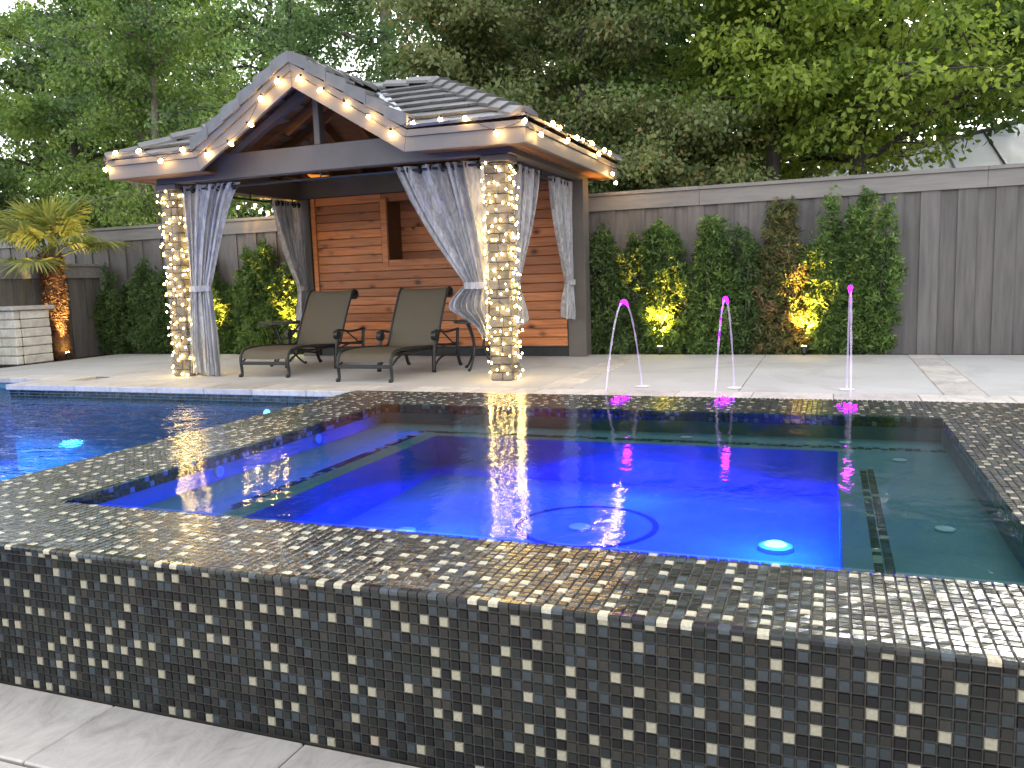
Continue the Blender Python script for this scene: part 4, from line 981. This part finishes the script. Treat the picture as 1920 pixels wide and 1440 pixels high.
# shrubs against the fence: tufts of narrow leaves
def shrub(x, y, h, w, n, mat, label, seed, shape=1.0, zb=.1):
    """several leaders fanning up from the base, side shoots along them, a star of narrow leaves at every shoot tip"""
    r_ = random.Random(seed); t = thing('shrub', (x, y, -.03), label, 'shrub', 'shrubs planted along the fence')
    mb = MB(); tips = []
    for k in range(9):
        lx = r_.uniform(-.5, .5)*w*.8; ly = r_.uniform(-.24, .10); hh = h*(r_.uniform(.58, 1.0) if k else 1.0)*(1-.30*abs(lx)/(w*.5))
        if k == 0: lx = r_.uniform(-.1, .1)*w
        p = spline([(x+lx*.15, y, -.03), (x+lx*.6, y+ly*.6, hh*.35), (x+lx, y+ly, hh*.75), (x+lx*1.05, y+ly, hh)], 10)
        mb.tube(p, [.016*(1-.8*i/10) for i in range(11)], 5)
        m_ = n//26
        for q_ in range(m_):
            f_ = (q_+r_.random())/m_; c = p[0].lerp(p[1], 0) if False else p[min(int(f_*10), 9)].lerp(p[min(int(f_*10)+1, 10)], f_*10-int(f_*10))
            rad = w*.34*(1.05-f_)**.7*r_.uniform(.15, 1.3); a = r_.uniform(0, 6.28)
            tp = c+Vector((math.cos(a)*rad, math.sin(a)*rad*.55, r_.uniform(-.05, .12)))
            tips.append((tp.x, tp.y, max(tp.z, .06), math.cos(a), math.sin(a)))
            if q_ % 3 == 0: mb.tube([c, tp], [.004, .002], 4, cap=False)
    mb.build('stem', M['bark'], t)
    tips = np.array(tips); k = rng.integers(0, len(tips), int(n*1.9)); T0 = rng.random(len(tips))
    sub = tips[k, :3]+rng.normal(size=(len(k), 3))*np.array([.035, .03, .035]); per = 7
    C = np.repeat(sub, per, 0); kk = np.repeat(k, per)
    D = rng.normal(size=(len(C), 3)); D /= np.linalg.norm(D, axis=1)[:, None]
    outd = np.stack([tips[kk, 3]*.6, tips[kk, 4]*.6, np.full(len(C), .5)], 1); D = D*.9+outd*.7; D /= np.linalg.norm(D, axis=1)[:, None]
    L = rng.uniform(.04, .085, len(C)); T = np.clip(T0[kk]*.75+rng.random(len(C))*.25, .001, 1)
    me = leaves_mesh('foliage', C+D*L[:, None]*.5-np.array((x, y, -.03)), D, L, L*.27, T, .1); link('foliage', me, M[mat], t)
SH = [(-2.58, 1.68, .95, 2300, 'leaf_dark', 'dark dense shrub against the fence right beside the pavilion post'),
      (-1.98, 1.66, .68, 1600, 'leaf_shrub', 'narrow shrub lit amber from below between the left and middle water arcs'),
      (-1.42, 1.84, .72, 1900, 'leaf_shrub', 'tall green shrub behind the middle water arc'),
      (-.99, 1.62, .46, 900, 'leaf_dark', 'thin dark shrub between the tall green one and the rusty one'),
      (-.52, 1.92, .84, 2200, 'leaf_rust', 'rusty brown shrub lit amber on its right side'),
      (.05, 1.82, .56, 1500, 'leaf_shrub', 'green shrub directly behind the right water arc'),
      (.44, 1.93, .56, 1700, 'leaf_shrub', 'rightmost and tallest green shrub, next to the bare fence boards'),
      (-10.0, 1.55, 1.3, 3000, 'leaf_dark', 'broad dark shrub between the palm and the left stone column'),
      (-8.95, 1.6, 1.1, 2800, 'leaf_shrub', 'green shrub seen just left of the left lit column'),
      (-8.0, 1.75, 1.0, 2600, 'leaf_shrub', 'leafy shrub seen between the left curtain and the rear curtain'),
      (-7.25, 1.55, .8, 2200, 'leaf_shrub', 'shrub lit yellow behind the left side table'),
      (-10.9, 1.3, .7, 1500, 'leaf_dark', 'dark shrub behind the palm trunk'),]
for i, (x, h, w, n, mt, lab) in enumerate(SH): shrub(x, 10.36, h, w, n, mt, lab, 70+i)
shrub(-12.1, 9.6, 1.35, .9, 1800, 'leaf_dark', 'dark shrub behind the limestone wall at the left edge', 95)
# uplights
def uplight(x, y, target, en, label, ang=66, col=(1, .50, .09)):
    t = thing('garden_uplight', (x, y, -.03), label, 'garden light', 'garden uplights in the planting bed')
    d = (Vector(target)-Vector((x, y, .06))).normalized(); c = Vector((x, y, .07))
    q = MB(); q.tube([(x, y, -.05), (x, y, .05)], .008, 6); q.build('stake', M['dark'], t)
    q = MB(); q.tube([c-d*.04, c+d*.035], [.022, .032], 12); q.build('housing', M['dark'], t)
    q = MB(); q.tube([c+d*.036, c+d*.04], .026, 12); q.build('lens', M['lens'], t)
    o = lamp('uplight_beam', 'SPOT', tuple(c+d*.06), en, col, t, shadow_soft_size=.02, spot_size=R(ang), spot_blend=.6); aim(o, target, c)
uplight(-1.92, 10.04, (-1.90, 10.36, 1.7), 210, 'small uplight at the foot of the narrow amber-lit shrub')
uplight(-.26, 10.04, (-.24, 10.36, 1.7), 210, 'small uplight at the foot of the rusty shrub')
uplight(-7.15, 10.0, (-7.3, 10.35, 1.4), 230, 'bright uplight glaring behind the left side table')
uplight(-8.75, 9.98, (-8.85, 10.33, 1.2), 180, 'uplight hidden behind the left lit column')
uplight(-10.72, 9.25, (-10.95, 9.32, 2.0), 80, 'uplight on the deck side of the palm trunk', 44, (1, .72, .25))
# palm
pl = thing('palm_tree', (-11.0, 9.35, 0), 'small windmill palm with a shaggy brown trunk, lit yellow from below', 'palm')
px0, py0 = -11.0, 9.35
q = MB(); q.tube([(px0+.04*math.sin(k), py0, k*.155) for k in range(11)], [.15, .155, .14, .15, .135, .14, .125, .13, .12, .11, .08], 12); q.build('trunk', M['fibre'], pl, smooth=True)
n = 2600; a = rng.uniform(0, 2*np.pi, n); z = rng.uniform(.02, 1.6, n); Cn = np.stack([px0+np.cos(a)*.15, py0+np.sin(a)*.15, z], 1)
D = np.stack([np.cos(a)*.7, np.sin(a)*.7, np.full(n, -.2)], 1)+rng.normal(size=(n, 3))*.55; L = rng.uniform(.06, .14, n)
link('trunk_fibre', leaves_mesh('trunk_fibre', Cn-np.array((px0, py0, 0)), D, L, L*.06+.003, rng.random(n), .8), M['fibre'], pl, kind='stuff')
r_ = random.Random(5); crown = Vector((px0, py0, 1.58))
fr = [(-20, 40, .5), (25, 55, .55), (70, 62, .5), (120, 45, .5), (165, 50, .6), (200, 25, .65), (240, 45, .5), (285, 30, .6), (320, 52, .5), (350, 12, .7), (180, -5, .7), (30, 8, .75), (265, 60, .45), (5, 75, .45), (215, 72, .45), (300, -12, .6)]
for (az, el, pl_len) in fr:
    az, el = R(az), R(el); d = Vector((math.cos(az)*math.cos(el), math.sin(az)*math.cos(el), math.sin(el)))
    hub = crown+d*pl_len; 
    q = MB(); q.tube(spline([crown-Vector((0, 0, .1)), crown+d*pl_len*.5, hub], 8), [.014]*5+[.008]*4, 6); pet = q.build('frond', M['palm_leaf'], pl, smooth=True)
    s = d.cross(Vector((0, 0, 1))).normalized(); nn = s.cross(d).normalized(); q = MB()
    for k in range(44):
        w = R(lerp(-135, 135, k/43)); ld = (d*math.cos(w)+s*math.sin(w)).normalized(); ln = .60*(1-.18*abs(w)/2.2)*r_.uniform(.9, 1.05)
        side_ = ld.cross(nn).normalized(); tipd = Vector((0, 0, -1))*ln*r_.uniform(.08, .3)
        p0 = hub; p1 = hub+ld*ln*.5+nn*.03; p2 = hub+ld*ln*.82+tipd*.4; p3 = hub+ld*ln+tipd
        q.col = r_.random()+.001
        q.add([p0, p1-side_*.017, p1+side_*.017, p2-side_*.011, p2+side_*.011, p3], [(0, 1, 2), (1, 3, 4, 2), (3, 5, 4)])
    q.build('leaflets', M['palm_leaf'], pet, kind='stuff')
# neighbour's pale roof beyond the fence, right
t = thing('neighbour_house', (3.6, 17, 0), 'neighbouring house with a pale ribbed roof showing above the fence at the right', 'house')
q = MB(); q.box(.2, 9, 16.3, 21, 0, 2.5); q.build('wall', M['housewall'], t)
q = MB(); q.add([(-.8, 16, 2.55), (9.5, 16, 2.55), (9.5, 18.8, 3.62), (3.3, 18.8, 3.62)], [(0, 1, 2, 3)]); q.add([(-.8, 16, 2.55), (3.3, 18.8, 3.62), (-.8, 21.4, 2.55)], [(0, 1, 2)]); rf = q.build('roof', M['whiteroof'], t)
for k in range(12):
    x = -.3+k*.75; y1_ = min(18.8, 16+2.8*(x+.8)/4.1); z1_ = 2.55+1.07*(y1_-16)/2.8; q = MB(); q.tube([(x, 16, 2.57), (x, y1_, z1_+.02)], .02, 5); q.build('roof_rib', M['dark'], rf)
q = MB(); q.tube([(-.8, 16, 2.57), (3.3, 18.8, 3.64)], .05, 6); q.build('roof_ridge', M['beam'], rf)
q = MB(); q.box(-.8, 9.5, 15.94, 15.99, 2.42, 2.56); q.build('gutter', M['dark'], t)
